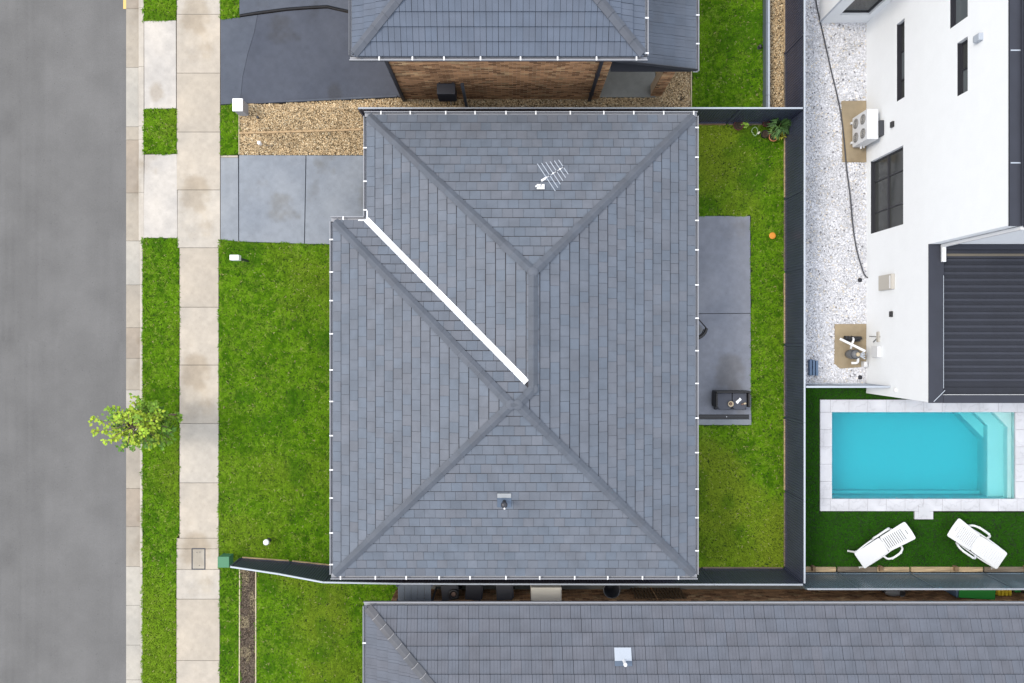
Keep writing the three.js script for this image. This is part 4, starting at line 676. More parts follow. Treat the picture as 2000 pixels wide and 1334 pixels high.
// =================================================================================== POOL
{
  const pool = thing('swimming_pool', 'turquoise swimming pool with corner steps and white marble coping', 'swimming pool');
  const hy = 0.05, x0 = PX(1623.5, hy), x1 = PX(1985, hy), z0 = PZ(803.5, hy), z1 = PZ(976, hy), dp = -1.35, X = px => PX(px, hy), Z = py => PZ(py, hy);
  const sh = 0.15;
  obj('shell', [bx(x0 - sh, x1 + sh, dp - 0.15, dp, z0 - sh, z1 + sh), bx(x0 - sh, x0, dp, -0.02, z0 - sh, z1 + sh), bx(x1, x1 + sh, dp, -0.02, z0 - sh, z1 + sh), bx(x0, x1, dp, -0.02, z0 - sh, z0), bx(x0, x1, dp, -0.02, z1, z1 + sh)], M.poolShell, pool);
  obj('step', slab([[X(1888), z0 + 0.002], [x1 - 0.002, z0 + 0.002], [x1 - 0.002, z1 - 0.002], [X(1948), z1 - 0.002], [X(1948), Z(864)]], dp + 0.002, -0.78, 0.02), M.poolStep, pool);
  obj('step', slab([[X(1914), z0 + 0.004], [x1 - 0.004, z0 + 0.004], [x1 - 0.004, z1 - 0.004], [X(1944.5), z1 - 0.004], [X(1944.5), Z(834)]], -0.79, -0.48, 0.02), M.poolStep, pool);
  obj('step', slab([[X(1945), z0 + 0.006], [x1 - 0.006, z0 + 0.006], [x1 - 0.006, z1 - 0.006], [X(1976), z1 - 0.006], [X(1976), Z(836)]], -0.49, -0.20, 0.02), M.poolStep, pool);
  obj('ledge', bx(x0 + 0.002, X(1947), dp + 0.002, dp + 0.25, z1 - 0.13, z1 - 0.002, 0.03), M.poolShell, pool);
  // water: a closed body whose colour comes from its depth
  obj('water', bx(x0 - 0.01, x1 + 0.01, dp - 0.03, -0.045, z0 - 0.01, z1 + 0.01), M.water, pool);
  for (const px of [1759, 1823]) obj('inlet', at(cyl(0.035, 0.035, 0.02, 0, 0, 0, 12), X(px), -0.25, z1 - 0.02, 0, Math.PI / 2), M.white, pool);
  // coping stones, each with its own joint
  const ox0 = X(1602), ox1 = X(2060), oz0 = Z(780.5), oz1 = Z(998.5), stone = (a, b, c, d) => obj('coping_stone', bx(a + 0.0025, b - 0.0025, -0.02, hy + rr(-0.0015, 0.0015), c + 0.0025, d - 0.0025, 0.006), M.marble, pool);
  const split = (a, b, n) => Array.from({ length: n + 1 }, (_, i) => lerp(a, b, i / n));
  const xs = split(x0 - 0.03, x1 + 0.03, 10); for (let i = 0; i < 10; i++) { stone(xs[i], xs[i + 1], oz0, z0 + 0.03); stone(xs[i], xs[i + 1], z1 - 0.03, oz1); }
  const zs = split(z0 + 0.03, z1 - 0.03, 5); for (let i = 0; i < 5; i++) { stone(ox0, x0 + 0.03, zs[i], zs[i + 1]); stone(x1 - 0.03, x1 + 0.42, zs[i], zs[i + 1]); stone(x1 + 0.42, ox1, zs[i], zs[i + 1]); }
  for (const [a, b] of [[ox0, x0 - 0.03], [x1 + 0.03, x1 + 0.42], [x1 + 0.42, ox1]]) { stone(a, b, oz0, z0 + 0.03); stone(a, b, z1 - 0.03, oz1); }
  const skx0 = X(1786.5), skx1 = X(1823), skz = Z(1014.5); stone(skx0, skx1, oz1, skz); const lid = obj('skimmer_lid', bx(X(1794), X(1816), hy + 0.001, hy + 0.012, Z(986), Z(1008), 0.004), M.marble, pool); obj('lid_handle', bx(X(1803), X(1808), hy + 0.013, hy + 0.02, Z(983), Z(990), 0.003), M.marble, lid);
}

// sun loungers
function lounger(name, label, turn, x, z, footSlots) {
  const L = thing(name, label, 'sun lounger', 'white sun loungers by the pool', [x, 0, z], turn);
  const panel = (x0, x1, w0, w1, slots, along) => { // outline in (x,z) with rounded corners and slots cut out
    const s = new THREE.Shape(), r = 0.05; s.moveTo(x0, -w0 + r); s.quadraticCurveTo(x0, -w0, x0 + r, -w0); s.lineTo(x1 - r, -w1); s.quadraticCurveTo(x1 + 0.02, -w1, x1 + 0.02, -w1 + r); s.quadraticCurveTo(x1 + 0.05, 0, x1 + 0.02, w1 - r); s.quadraticCurveTo(x1 + 0.02, w1, x1 - r, w1); s.lineTo(x0 + r, w0); s.quadraticCurveTo(x0, w0, x0, w0 - r); s.closePath();
    for (const [a, b, c, d] of slots) { const h = new THREE.Path(); h.moveTo(a, c); h.lineTo(b, c); h.lineTo(b, d); h.lineTo(a, d); h.closePath(); s.holes.push(h); }
    const g = new THREE.ExtrudeGeometry(s, { depth: 0.016, bevelEnabled: true, bevelThickness: 0.004, bevelSize: 0.004, bevelSegments: 1, curveSegments: 5 }); g.rotateX(-Math.PI / 2); return clean(g);
  };
  const slots = (a, n, d, hw, w = 0.024) => Array.from({ length: n }, (_, i) => [a + i * d, a + i * d + w, -hw, hw]);
  const back = panel(0, 0.92, 0.29, 0.33, [...slots(0.05, 10, 0.068, 0.21), [0.79, 0.815, -0.09, 0.09]]); back.rotateZ(0.17); back.translate(0.02, 0.33, 0);
  obj('backrest', back, M.whitePlastic, L);
  const seat = panel(-0.98, -0.02, 0.30, 0.28, footSlots ? slots(-0.9, 11, 0.076, 0.2, 0.012) : []); seat.translate(0, 0.31, 0); obj('seat', seat, M.whitePlastic, L);
  for (const sd of [-1, 1]) {
    const z = sd * 0.365;
    obj('side_rail', tube([[-0.96, 0.29, sd * 0.29], [-0.5, 0.28, sd * 0.32], [0.0, 0.28, sd * 0.32], [0.4, 0.27, sd * 0.29], [0.52, 0.26, sd * 0.24]], 0.026, 30, 8), M.whitePlastic, L);
    obj('armrest', [tube([[-0.22, 0.3, z - sd * 0.04], [-0.18, 0.42, z + sd * 0.05], [-0.02, 0.49, z + sd * 0.08], [0.22, 0.49, z + sd * 0.08], [0.40, 0.42, z + sd * 0.04], [0.45, 0.29, z - sd * 0.04]], 0.034, 34, 8), bx(-0.1, 0.3, 0.485, 0.51, z + sd * 0.08 - 0.034, z + sd * 0.08 + 0.034, 0.012)], M.whitePlastic, L);
    for (const [lx, fx, fz] of [[-0.9, -1.03, 0.335], [0.5, 0.52, 0.2]]) { const leg = obj('leg', rod([lx, 0.28, sd * Math.min(0.29, fz)], [fx, 0.02, sd * fz], 0.036, 10, 0.03), M.whitePlastic, L); obj('foot', at(new THREE.SphereGeometry(0.036, 10, 6), fx, 0.03, sd * fz), M.whitePlastic, leg); }
  }
  obj('crossbar', [rod([-0.86, 0.22, -0.3], [-0.86, 0.22, 0.3], 0.022), rod([0.5, 0.2, -0.2], [0.5, 0.2, 0.2], 0.022), rod([0.5, 0.2, -0.16], [0.62, 0.5, -0.16], 0.016), rod([0.5, 0.2, 0.16], [0.62, 0.5, 0.16], 0.016)], M.whitePlastic, L);
  return L;
}
lounger('sun_lounger', 'white slatted sun lounger with a smooth foot end, nearer the pebbles', 0.60, PX(1727, 0.35), PZ(1064, 0.35), false);
lounger('sun_lounger', 'white slatted sun lounger with slatted foot end, farther from the pebbles', Math.PI - 0.60, PX(1906, 0.35), PZ(1061, 0.35), true).scale.set(1.1, 1, 1.06);

// =================================================================================== FENCES
// corrugated panel from (x0,z0) to (x1,z1), heights hA..hB at its ends
function corrugated(x0, z0, x1, z1, yb, hA, hB, period = 0.087, depth = 0.016) {
  const L = Math.hypot(x1 - x0, z1 - z0), ux = (x1 - x0) / L, uz = (z1 - z0) / L, nx = -uz, nz = ux, pts = [];
  for (let s = 0; s <= L + 1e-6;) { const k = s / period % 1; pts.push([s, 0]); for (const [t, d] of [[0.36, 0], [0.5, 1], [0.86, 1], [1, 0]]) if (s + t * period <= L && t < 1) pts.push([s + t * period, d * depth]); s += period; }
  pts.push([L, 0]);
  const p = [], th = 0.0018;
  const V = (s, o, top) => [x0 + ux * s + nx * o, top ? lerp(hA, hB, s / L) : yb, z0 + uz * s + nz * o];
  for (let i = 0; i < pts.length - 1; i++) { const [s, o] = pts[i], [t, q] = pts[i + 1]; if (t - s < 1e-6) continue; p.push(...V(s, o, 0), ...V(t, q, 0), ...V(t, q, 1), ...V(s, o, 0), ...V(t, q, 1), ...V(s, o, 1)); }
  const g = new THREE.BufferGeometry(); g.setAttribute('position', new THREE.Float32BufferAttribute(p, 3)); g.computeVertexNormals(); return uvWorld(g);
}
function fenceRun(f, pts, mP, mR, { plinth = null, side = 1, plinthIn = 0.045, postOut = true } = {}) { // pts: [x,z,h]
  for (let i = 0; i < pts.length - 1; i++) {
    const [x0, z0, hA] = pts[i], [x1, z1, hB] = pts[i + 1], L = Math.hypot(x1 - x0, z1 - z0), ux = (x1 - x0) / L, uz = (z1 - z0) / L;
    obj('panel', corrugated(x0 + ux * 0.02, z0 + uz * 0.02, x1 - ux * 0.02, z1 - uz * 0.02, 0.02, hA - 0.02, hB - 0.02), mP, f);
    const bar = (y, hh, w, m, nm) => { const g = bx(0, Math.hypot(L, hB - hA) - 0.004, -hh / 2, hh / 2, -w / 2, w / 2, 0.006); g.rotateZ(Math.atan2(y === 0 ? hB - hA : 0, L)); g.rotateY(-Math.atan2(uz, ux)); g.translate(x0, y === 0 ? hA - 0.005 : y, z0); return obj(nm, uvWorld(g), m, f); };
    bar(0, 0.05, 0.05, mR, 'top_rail'); bar(0.045, 0.06, 0.042, mP, 'bottom_rail');
    if (plinth) { const n = plinth.length, nx = -uz * side, nz = ux * side; const a = bx(0.05, L - 0.05, -0.12, 0.05, -0.02, 0.02, 0.006); a.rotateY(-Math.atan2(uz, ux)); a.translate(x0 + nx * plinthIn, 0, z0 + nz * plinthIn); obj('plinth_board', uvWorld(a), plinth[i % n], f); }
  }
  for (const [x, z, h] of pts) obj('post', bx(x - 0.03, x + 0.03, -0.1, h - 0.033, z - 0.028, z + 0.028), mP, f);
}
const FH = 1.5, EX = 9.215;
{ // back fence along the right side of the lot
  const f = thing('boundary_fence', 'long dark corrugated metal fence between back lawn and white pebbles', 'fence', 'dark metal boundary fences');
  const zs = [-14.6, -12.15, -9.70, -7.36, -4.80, -2.35, 0.11, 2.56, 5.05, 7.62]; fenceRun(f, zs.map(z => [EX + 0.0, z, FH]), M.fence, M.railPale, { plinth: [M.sleeperC, M.sleeper], side: 1 });
}
{
  const f = thing('boundary_fence', 'dark metal fence between the brick house and the grey roofed house', 'fence', 'dark metal boundary fences');
  const xs = [9.16, 7.24, 4.79, 2.34, -0.11, -2.5, PX(700, FH)]; fenceRun(f, xs.map(x => [x, -7.35, FH]), M.fence, M.railPale, { plinth: [M.sleeperC, M.sleeperB, M.sleeperC], side: -1 });
}
{
  const f = thing('boundary_fence', 'dark metal fence stepping down to the footpath beside the front lawn', 'fence', 'dark metal boundary fences');
  const pts = [[9.16, 7.66, FH], [6.37, 7.655, FH], [3.9, 7.65, FH], [1.45, 7.645, FH], [-1.0, 7.64, FH], [-3.5, 7.63, FH], [PX(631, FH), 7.585, FH], [PX(544, 1.2), PZ(1121, 1.2), 1.2], [PX(450, 0.87), PZ(1107, 0.87), 0.87]];
  fenceRun(f, pts, M.fence, M.railPale, { plinth: [M.sleeperC, M.sleeperB, M.sleeperC, M.sleeperC, M.sleeperC, M.sleeper, M.sleeper, M.sleeper], side: 1 });
}
{ // pool side
  const f = thing('boundary_fence', 'blue grey corrugated fence with timber sleepers behind the sun loungers', 'fence', 'dark metal boundary fences');
  const xs = [9.30, 10.93, 13.40, 15.87, 18.34, 20.8]; fenceRun(f, xs.map(x => [x, 7.80, 1.5]), M.fencePool, M.railPale);
  for (let i = 0; i < 5; i++) { const a = xs[i] + 0.03, b = xs[i + 1] - 0.03; obj('sleeper', bx(a, lerp(a, b, 0.55) - 0.004, -0.1, 0.05, 7.585, 7.755, 0.01), [M.sleeper, M.sleeperC][i % 2 && 1] || M.sleeper, f); obj('sleeper', bx(lerp(a, b, 0.55) + 0.004, b, -0.1, 0.045, 7.59, 7.755, 0.01), i % 2 ? M.sleeper : M.sleeper, f); }
  for (const px of [1583, 1714, 1860, 1998]) obj('sleeper_post', bx(PX(px), PX(px) + 0.11, -0.1, 0.16, 7.535, 7.70, 0.008), M.sleeperB, f);
}
{ // aluminium fence between pebbles and turf
  const f = thing('aluminium_fence', 'pale grey aluminium fence between white pebbles and pool turf', 'fence'), z = 1.43, a = 9.27, b = 11.925;
  obj('top_rail', bx(a, b, 1.44, 1.49, z - 0.03, z + 0.03, 0.006), M.railPale, f); obj('bottom_rail', bx(a, b, 0.08, 0.12, z - 0.02, z + 0.02), M.railPale, f); obj('base_strip', bx(a, b - 0.01, -0.1, 0.02, z - 0.02, z + 0.075), M.railPale, f);
  for (let x = a + 0.06, k = 0; x < b - 0.03; x += 0.105, k++) obj('picket', bx(x - 0.009, x + 0.009, 0.12, 1.44, z - 0.009, z + 0.009), M.railPale, f);
  for (const x of [a + 0.02, 10.6, b - 0.04]) obj('post', bx(x - 0.025, x + 0.025, -0.1, 1.44, z - 0.026, z + 0.026), M.galv, f);
}
{ // low blue grey wall beside the neighbour's back lawn
  const f = thing('retaining_wall', 'low blue grey steel edge between lawn and tan gravel strip', 'wall'); const x0 = PX(1490), x1 = PX(1497);
  for (let i = 0, z = -13; z < -7.5; z += 2.4, i++) { obj('panel', bx(x0, x1 - 0.03, -0.1, 0.28, z + 0.003, Math.min(z + 2.397, -7.40), 0.006), M.rail, f); obj('capping', bx(x1 - 0.06, x1 + 0.005, 0.281, 0.30, z + 0.003, Math.min(z + 2.397, -7.40), 0.004), M.railPale, f); }
}

// =================================================================================== TREE
{
  const tx = -11.47, tz = 2.52, t = thing('street_tree', 'young leafy lime green tree on the verge leaning over the road', 'tree');
  obj('trunk', [tube([[tx + 0.15, -0.05, tz - 0.08], [tx + 0.1, 0.6, tz - 0.05], [tx, 1.2, tz], [tx - 0.06, 1.9, tz + 0.02], [tx - 0.1, 2.4, tz]], 0.042, 24, 8)], M.bark, t);
  const twigs = [], leaves = [], cols = [];
  const leaf = (px, py, pz, dir, s, c) => { // pointed leaf of four faces, folded along its rib
    const d = dir.clone().normalize(), q = new THREE.Vector3(-d.z, 0.0, d.x).normalize(), up = new THREE.Vector3().crossVectors(q, d).normalize(); if (up.y < 0) up.negate();
    const o = new THREE.Vector3(px, py, pz), w = s * 0.36, m = o.clone().addScaledVector(d, s * 0.45), a = m.clone().addScaledVector(q, w).addScaledVector(up, w * 0.35), b = m.clone().addScaledVector(q, -w).addScaledVector(up, w * 0.35), e = o.clone().addScaledVector(d, s);
    for (const v of [o, a, m, m, a, e, o, m, b, b, m, e]) { leaves.push(v.x, v.y, v.z); cols.push(...c); }
  };
  const N = 84;
  for (let i = 0; i < N; i++) {
    const ang = i * 2.39996 + rr(-0.3, 0.3), lev = (i + 0.5) / N, y0 = lerp(0.75, 2.35, lev), shoot = rnd() < 0.22 ? rr(1.02, 1.2) : 1, rad = (1.2 - 0.38 * lev) * rr(0.5, 1.1) * shoot * (0.88 + 0.16 * Math.cos(ang - 2.9));
    const ex = tx + 0.02 + Math.cos(ang) * rad * 1.06, ez = tz + 0.06 + Math.sin(ang) * rad * 0.8, ey = y0 + rr(0.1, 0.55);
    const s = new THREE.Vector3(tx - 0.04, y0 - 0.1, tz), e = new THREE.Vector3(ex, ey, ez), mid = s.clone().lerp(e, 0.5).add(new THREE.Vector3(0, 0.1, 0));
    twigs.push(tube([s.toArray(), mid.toArray(), e.toArray()], 0.011, 6, 5));
    const tip = rr(0, 1), base = lev > 0.45 && tip < 0.5 ? [0.27, 0.385, 0.018] : tip < 0.72 ? [0.15, 0.285, 0.016] : [0.07, 0.165, 0.012];
    const n = 22 + Math.floor(rr(0, 14));
    for (let k = 0; k < n; k++) { const f = 0.25 + 0.78 * Math.sqrt(rnd()), p = s.clone().lerp(e, Math.min(f, 1)).add(new THREE.Vector3(rr(-0.1, 0.1), rr(-0.06, 0.1), rr(-0.1, 0.1))), a2 = rr(0, 6.283), d = new THREE.Vector3(Math.cos(a2) + Math.cos(ang) * 0.8, rr(-0.45, 0.5), Math.sin(a2) + Math.sin(ang) * 0.8), kk = rr(0.7, 1.2); leaf(p.x, p.y, p.z, d, rr(0.075, 0.145), base.map((v, q) => v * kk * (q === 0 ? rr(0.85, 1.15) : 1))); }
  }
  obj('branches', twigs, M.bark, t);
  const g = new THREE.BufferGeometry(); g.setAttribute('position', new THREE.Float32BufferAttribute(leaves, 3)); g.setAttribute('color', new THREE.Float32BufferAttribute(cols, 3)); g.computeVertexNormals(); g.setAttribute('uv', new THREE.Float32BufferAttribute(new Float32Array(leaves.length / 3 * 2), 2));
  stuff(obj('crown', g, M.leaf, t));
}

// =================================================================================== FRONT GARDEN THINGS
{ const x0 = PX(448, 1), x1 = PX(466, 1), z0 = PZ(497.5, 1), z1 = PZ(508, 1), l = thing('letterbox', 'white letterbox on a dark post at the front lawn corner', 'letterbox');
  obj('box', bx(x0, x1, 0.78, 1.0, z0, z1, 0.015), M.white, l); obj('mail_slot', bx(x0 - 0.004, x0 + 0.004, 0.9, 0.925, z0 + 0.03, z1 - 0.03), M.black, l); obj('post', bx((x0 + x1) / 2 + 0.06 - 0.035, (x0 + x1) / 2 + 0.06 + 0.035, -0.05, 0.78, (z0 + z1) / 2 - 0.03, (z0 + z1) / 2 + 0.03), M.charcoal, l); }
{ const x0 = -9.2, x1 = -8.86, z0 = -8.0, z1 = -7.58, l = thing('letterbox_pillar', 'rendered grey letterbox pillar with white cap beside the dark driveway', 'letterbox'); obj('pillar', bx(x0 + 0.02, x1 - 0.02, -0.1, 0.50, z0 + 0.02, z1 - 0.02, 0.01), mat(0.30, 0.31, 0.34, 0.85, { map: renderTex }), l); obj('cap', bx(x0, x1, 0.50, 0.555, z0, z1, 0.012), M.white, l); obj('mail_slot', bx(x0 + 0.012, x0 + 0.022, 0.36, 0.40, z0 + 0.09, z1 - 0.09), M.black, l); }
{ const x = PX(506), z = PZ(231.5), s = thing('sprinkler', 'small black sprinkler in the tan gravel bed', 'sprinkler'); obj('riser', cyl(0.022, 0.022, 0.14, x, -0.02, z, 12), M.black, s); obj('head', at(lathe([[0.001, 0.03], [0.04, 0.025], [0.045, 0], [0.001, 0]], 14), x, 0.12, z), M.blackPlastic, s); }
{ const x = PX(509.5), z = PZ(281.5), s = thing('garden_tap', 'small white capped pipe in the tan gravel by the driveway', 'pipe'); obj('pipe', cyl(0.05, 0.05, 0.2, x, -0.04, z, 16), M.white, s); obj('cap', at(lathe([[0.001, 0.05], [0.045, 0.035], [0.068, 0], [0.068, -0.04], [0.05, -0.04]], 18), x, 0.17, z), M.white, s); obj('offcut', at(bx(-0.12, 0.12, 0, 0.022, -0.016, 0.016, 0.004), x + 0.29, 0.0, z + 0.06, -0.05), M.sleeperC, s); }
{ const x = PX(519, 0.35), z = PZ(1060, 0.35), s = thing('bollard_light', 'round white topped garden light on the front lawn', 'garden light'); obj('post', cyl(0.075, 0.075, 0.34, x, -0.04, z, 18), M.charcoal, s); obj('cap', at(lathe([[0.001, 0.045], [0.06, 0.038], [0.098, 0.012], [0.098, -0.03], [0.075, -0.03]], 22), x, 0.31, z), M.white, s); }
{ const s = thing('utility_pillar', 'green utility box beside the low end of the fence', 'utility box'), x0 = -9.74, x1 = -9.38, z0 = 7.14, z1 = 7.48; obj('body', bx(x0, x1, -0.1, 0.36, z0, z1, 0.012), M.greenBox, s); obj('lid', bx(x0 - 0.012, x1 + 0.012, 0.361, 0.40, z0 - 0.012, z1 + 0.012, 0.012), M.greenBox, s); }

// =================================================================================== BACK GARDEN THINGS
{ // two seat outdoor sofa
  const hh = 0.6, x0 = PX(1399, hh), x1 = PX(1467, hh), z0 = PZ(764, hh), z1 = PZ(800, 0.45), xm = lerp(x0, x1, 0.505), s = thing('outdoor_sofa', 'black two seat outdoor sofa at the patio edge', 'sofa');
  obj('base', bx(x0 + 0.05, x1 - 0.05, 0.06, 0.30, z0 + 0.05, z1 - 0.02, 0.03), M.blackPlastic, s); obj('backrest', bx(x0, x1, 0.1, hh, z0, z0 + 0.06, 0.025), M.black, s); for (const [a, b] of [[x0, x0 + 0.07], [x1 - 0.07, x1]]) obj('armrest', bx(a, b, 0.08, 0.56, z0 + 0.061, z1 - 0.08, 0.03), M.black, s);
  for (const [a, b] of [[x0 + 0.085, xm - 0.012], [xm + 0.012, x1 - 0.085]]) { const sh = new THREE.Shape(), d0 = z0 + 0.075, d1 = z1; sh.moveTo(a, -d0); sh.lineTo(b, -d0); sh.lineTo(b, -(d1 - 0.16)); sh.quadraticCurveTo(b, -d1, b - 0.16, -d1); sh.lineTo(a + 0.16, -d1); sh.quadraticCurveTo(a, -d1, a, -(d1 - 0.16)); sh.closePath(); const g = new THREE.ExtrudeGeometry(sh, { depth: 0.10, bevelEnabled: true, bevelSize: 0.014, bevelOffset: -0.014, bevelThickness: 0.02, bevelSegments: 2 }); g.rotateX(-Math.PI / 2); g.translate(0, 0.32, 0); obj('seat_cushion', uvWorld(clean(g)), M.cushion, s); }
  obj('front_skirt', bx(x0 + 0.08, x1 - 0.02, 0.02, 0.22, z1 - 0.018, z1 + 0.03, 0.02), M.cushion, s); for (const x of [x0 + 0.1, x1 - 0.1]) for (const z of [z0 + 0.1, z1 - 0.1]) obj('leg', cyl(0.025, 0.025, 0.06, x, 0.01, z, 8), M.black, s);
  const b = thing('straw_bowl', 'round straw bowl lying on the black outdoor sofa', 'bowl'); obj('bowl', at(lathe([[0.001, 0.015], [0.06, 0.02], [0.09, 0.06], [0.096, 0.056], [0.07, 0.0], [0.001, 0.0]], 22), PX(1427.5, 0.5), 0.448, PZ(789, 0.5)), M.tan, b); obj('filling', at(lathe([[0.001, 0.045], [0.03, 0.04], [0.055, 0.022], [0.001, 0.022]], 16), PX(1427.5, 0.5), 0.448, PZ(789, 0.5)), M.brown, b);
  const cl = new THREE.BoxGeometry(0.2, 0.03, 0.1, 8, 1, 4), cp = cl.attributes.position; for (let i = 0; i < cp.count; i++) { const n = vnoise(cp.getX(i) * 22 + 3, cp.getZ(i) * 30, 0, 7); cp.setY(i, cp.getY(i) + n * 0.035); cp.setZ(i, cp.getZ(i) * (0.6 + n * 0.6)); } cl.computeVertexNormals(); tag(obj('white_cloth', at(uvWorld(clean(cl)), PX(1443, 0.5), 0.462, PZ(783, 0.5), 0.75), M.white), 'crumpled white cloth on the black outdoor sofa', 'cloth');
  const sh = thing('brown_shoes', 'pair of small brown shoes on the black outdoor sofa', 'shoes'); for (const [dx, dz] of [[0, 0], [0.075, -0.02]]) { const g = new THREE.SphereGeometry(0.05, 12, 8); g.scale(1.1, 0.55, 0.62); obj('shoe', at(clean(g), PX(1451, 0.5) + dx, 0.475, PZ(789.5, 0.5) + dz, 0.2), dx ? M.tan : M.brown, sh); }
}
{ // chair half under the eaves
  const c = thing('garden_chair', 'black garden chair half hidden under the gutter on the patio', 'chair', undefined, [5.98, 0.012, -0.42], 0.62);
  obj('seat', bx(-0.26, 0.26, 0.40, 0.44, -0.26, 0.25, 0.015), M.greyPlastic, c); obj('backrest', [tube([[-0.27, 0.80, 0.20], [-0.12, 0.82, 0.29], [0.12, 0.82, 0.29], [0.29, 0.78, 0.20]], 0.052, 20, 8), tube([[-0.25, 0.6, 0.2], [-0.1, 0.61, 0.27], [0.1, 0.61, 0.27], [0.25, 0.6, 0.2]], 0.02, 20, 8)], M.black, c);
  for (const sx of [-1, 1]) { obj('armrest', tube([[sx * 0.29, 0.78, 0.2], [sx * 0.3, 0.66, 0.0], [sx * 0.28, 0.62, -0.24]], 0.018, 16, 7), M.black, c); for (const sz of [-1, 1]) obj('leg', rod([sx * 0.24, 0.4, sz * 0.22], [sx * 0.27, 0, sz * 0.26], 0.017), M.black, c); }
}
{ const d = thing('orange_lid', 'round orange lid lying on the back lawn', 'lid'); obj('disc', at(lathe([[0.001, 0.02], [0.085, 0.02], [0.108, 0.012], [0.114, 0], [0.1, 0]], 26), PX(1507), 0.075, PZ(461)), M.orange, d); obj('rim', at(clean(new THREE.TorusGeometry(0.07, 0.008, 6, 26)), PX(1507), 0.096, PZ(461), 0, Math.PI / 2), M.orange, d); }
// pots and plants in the corner
function leafPlant(name, label, x, z, y, n, len, wid, up, c, spread = 0.03, cat = 'plant') {
  const t = thing(name, label, cat), L = [], C = [];
  for (let i = 0; i < n; i++) { const a = i * 2.4 + rr(-0.4, 0.4), l = len * rr(0.6, 1.15), h = up * rr(0.5, 1.2), w = wid * rr(0.8, 1.2), bx0 = x + Math.cos(a) * spread * rnd(), bz0 = z + Math.sin(a) * spread * rnd(), k = rr(0.6, 1.3), pt = (f, hh, o) => [bx0 + Math.cos(a) * l * f - Math.sin(a) * o, y + hh, bz0 + Math.sin(a) * l * f + Math.cos(a) * o]; const A = pt(0, 0, -w * 0.3), B = pt(0, 0, w * 0.3), D = pt(0.5, h, w), E = pt(0.5, h, -w), T = pt(1, h * 0.75, 0), Mm = pt(0.5, h + w * 0.3, 0); for (const v of [A, B, Mm, B, D, Mm, A, Mm, E, Mm, D, T, Mm, T, E]) { L.push(...v); C.push(...c.map(q => q * k)); } }
  const g = new THREE.BufferGeometry(); g.setAttribute('position', new THREE.Float32BufferAttribute(L, 3)); g.setAttribute('color', new THREE.Float32BufferAttribute(C, 3)); g.computeVertexNormals(); g.setAttribute('uv', new THREE.Float32BufferAttribute(new Float32Array(L.length / 3 * 2), 2));
  obj('leaves', g, M.leaf, t); obj('stem', rod([x, y - 0.06, z], [x, y + up * 0.6, z], 0.012), M.bark, t); return t;
}
function pot(label, x, z, r, h, m, soil = M.soil) { const p = thing('plant_pot', label, 'plant pot', 'pots in the fence corner'); obj('pot', at(lathe([[0.001, 0], [r * 0.72, 0], [r * 0.95, h * 0.85], [r * 1.05, h * 0.86], [r * 1.05, h], [r * 0.92, h], [r * 0.86, h * 0.8], [0.001, h * 0.8]], 20), x, -0.01, z), m, p); obj('soil', cyl(r * 0.85, r * 0.85, 0.01, x, h * 0.8 - 0.008, z, 16), soil, p); return p; }
pot('low dark red bowl pot by the fence in the back corner', PX(1440), PZ(247), 0.16, 0.14, M.maroon); leafPlant('succulent', 'bright lime succulent beside the dark red pot', PX(1452), PZ(246), 0.05, 14, 0.13, 0.035, 0.07, [0.26, 0.44, 0.05]);
pot('small brown pot against the fence in the back corner', PX(1493), PZ(244), 0.11, 0.2, M.maroon); pot('black pot beside the terracotta pot', PX(1491), PZ(265), 0.13, 0.2, M.black); pot('orange terracotta pot in the back corner', PX(1507), PZ(270), 0.15, 0.2, M.terracotta);
leafPlant('leafy_shrub', 'dark green leafy shrub in the fence corner', PX(1517), PZ(248), 0.1, 60, 0.42, 0.045, 0.42, [0.045, 0.11, 0.025], 0.1); leafPlant('fern', 'green fern growing from the terracotta pot', PX(1508), PZ(263), 0.16, 26, 0.26, 0.028, 0.28, [0.075, 0.16, 0.03], 0.05); leafPlant('flowering_plant', 'yellow leaved plant right of the terracotta pot', PX(1523), PZ(266), 0.06, 18, 0.2, 0.028, 0.14, [0.36, 0.36, 0.03]); leafPlant('flowering_plant', 'orange flowered plant tumbling over the terracotta pot', PX(1510), PZ(266), 0.19, 14, 0.14, 0.03, 0.08, [0.50, 0.22, 0.015]);
tag(obj('garden_hose', tube([[1470, 262], [1466.5, 258], [1469, 252], [1473.5, 249.5], [1477, 253], [1478, 258], [1474, 266.5], [1468.5, 263.5]].map(([x, y], i) => [PX(x), 0.07 + i * 0.003, PZ(y)]), 0.018, 50, 7), M.hose), 'looped pale green hose on the back corner lawn', 'hose');
{ const g = new THREE.SphereGeometry(0.05, 12, 8); g.scale(1.3, 0.8, 0.75); tag(obj('hose_nozzle', at(clean(g), PX(1480), 0.09, PZ(261), 0.7), M.cream), 'cream hose end lying beside the looped hose', 'hose end'); }
{ const s = thing('garden_hose_reel', 'small black hose fitting on lawn by the blue grey steel edge', 'hose fitting'), x = PX(1483), z = PZ(93); obj('drum', at(cyl(0.06, 0.06, 0.09, 0, -0.045, 0, 14), x, 0.09, z, 0.3, Math.PI / 2), M.black, s); obj('stand', bx(x - 0.07, x + 0.06, 0, 0.04, z - 0.05, z + 0.07, 0.01), M.charcoal, s); }
leafPlant('stake_plant', 'dark spiky plant in gravel behind the brick house', PX(1329), PZ(196), 0.05, 9, 0.09, 0.012, 0.2, [0.02, 0.022, 0.03]);

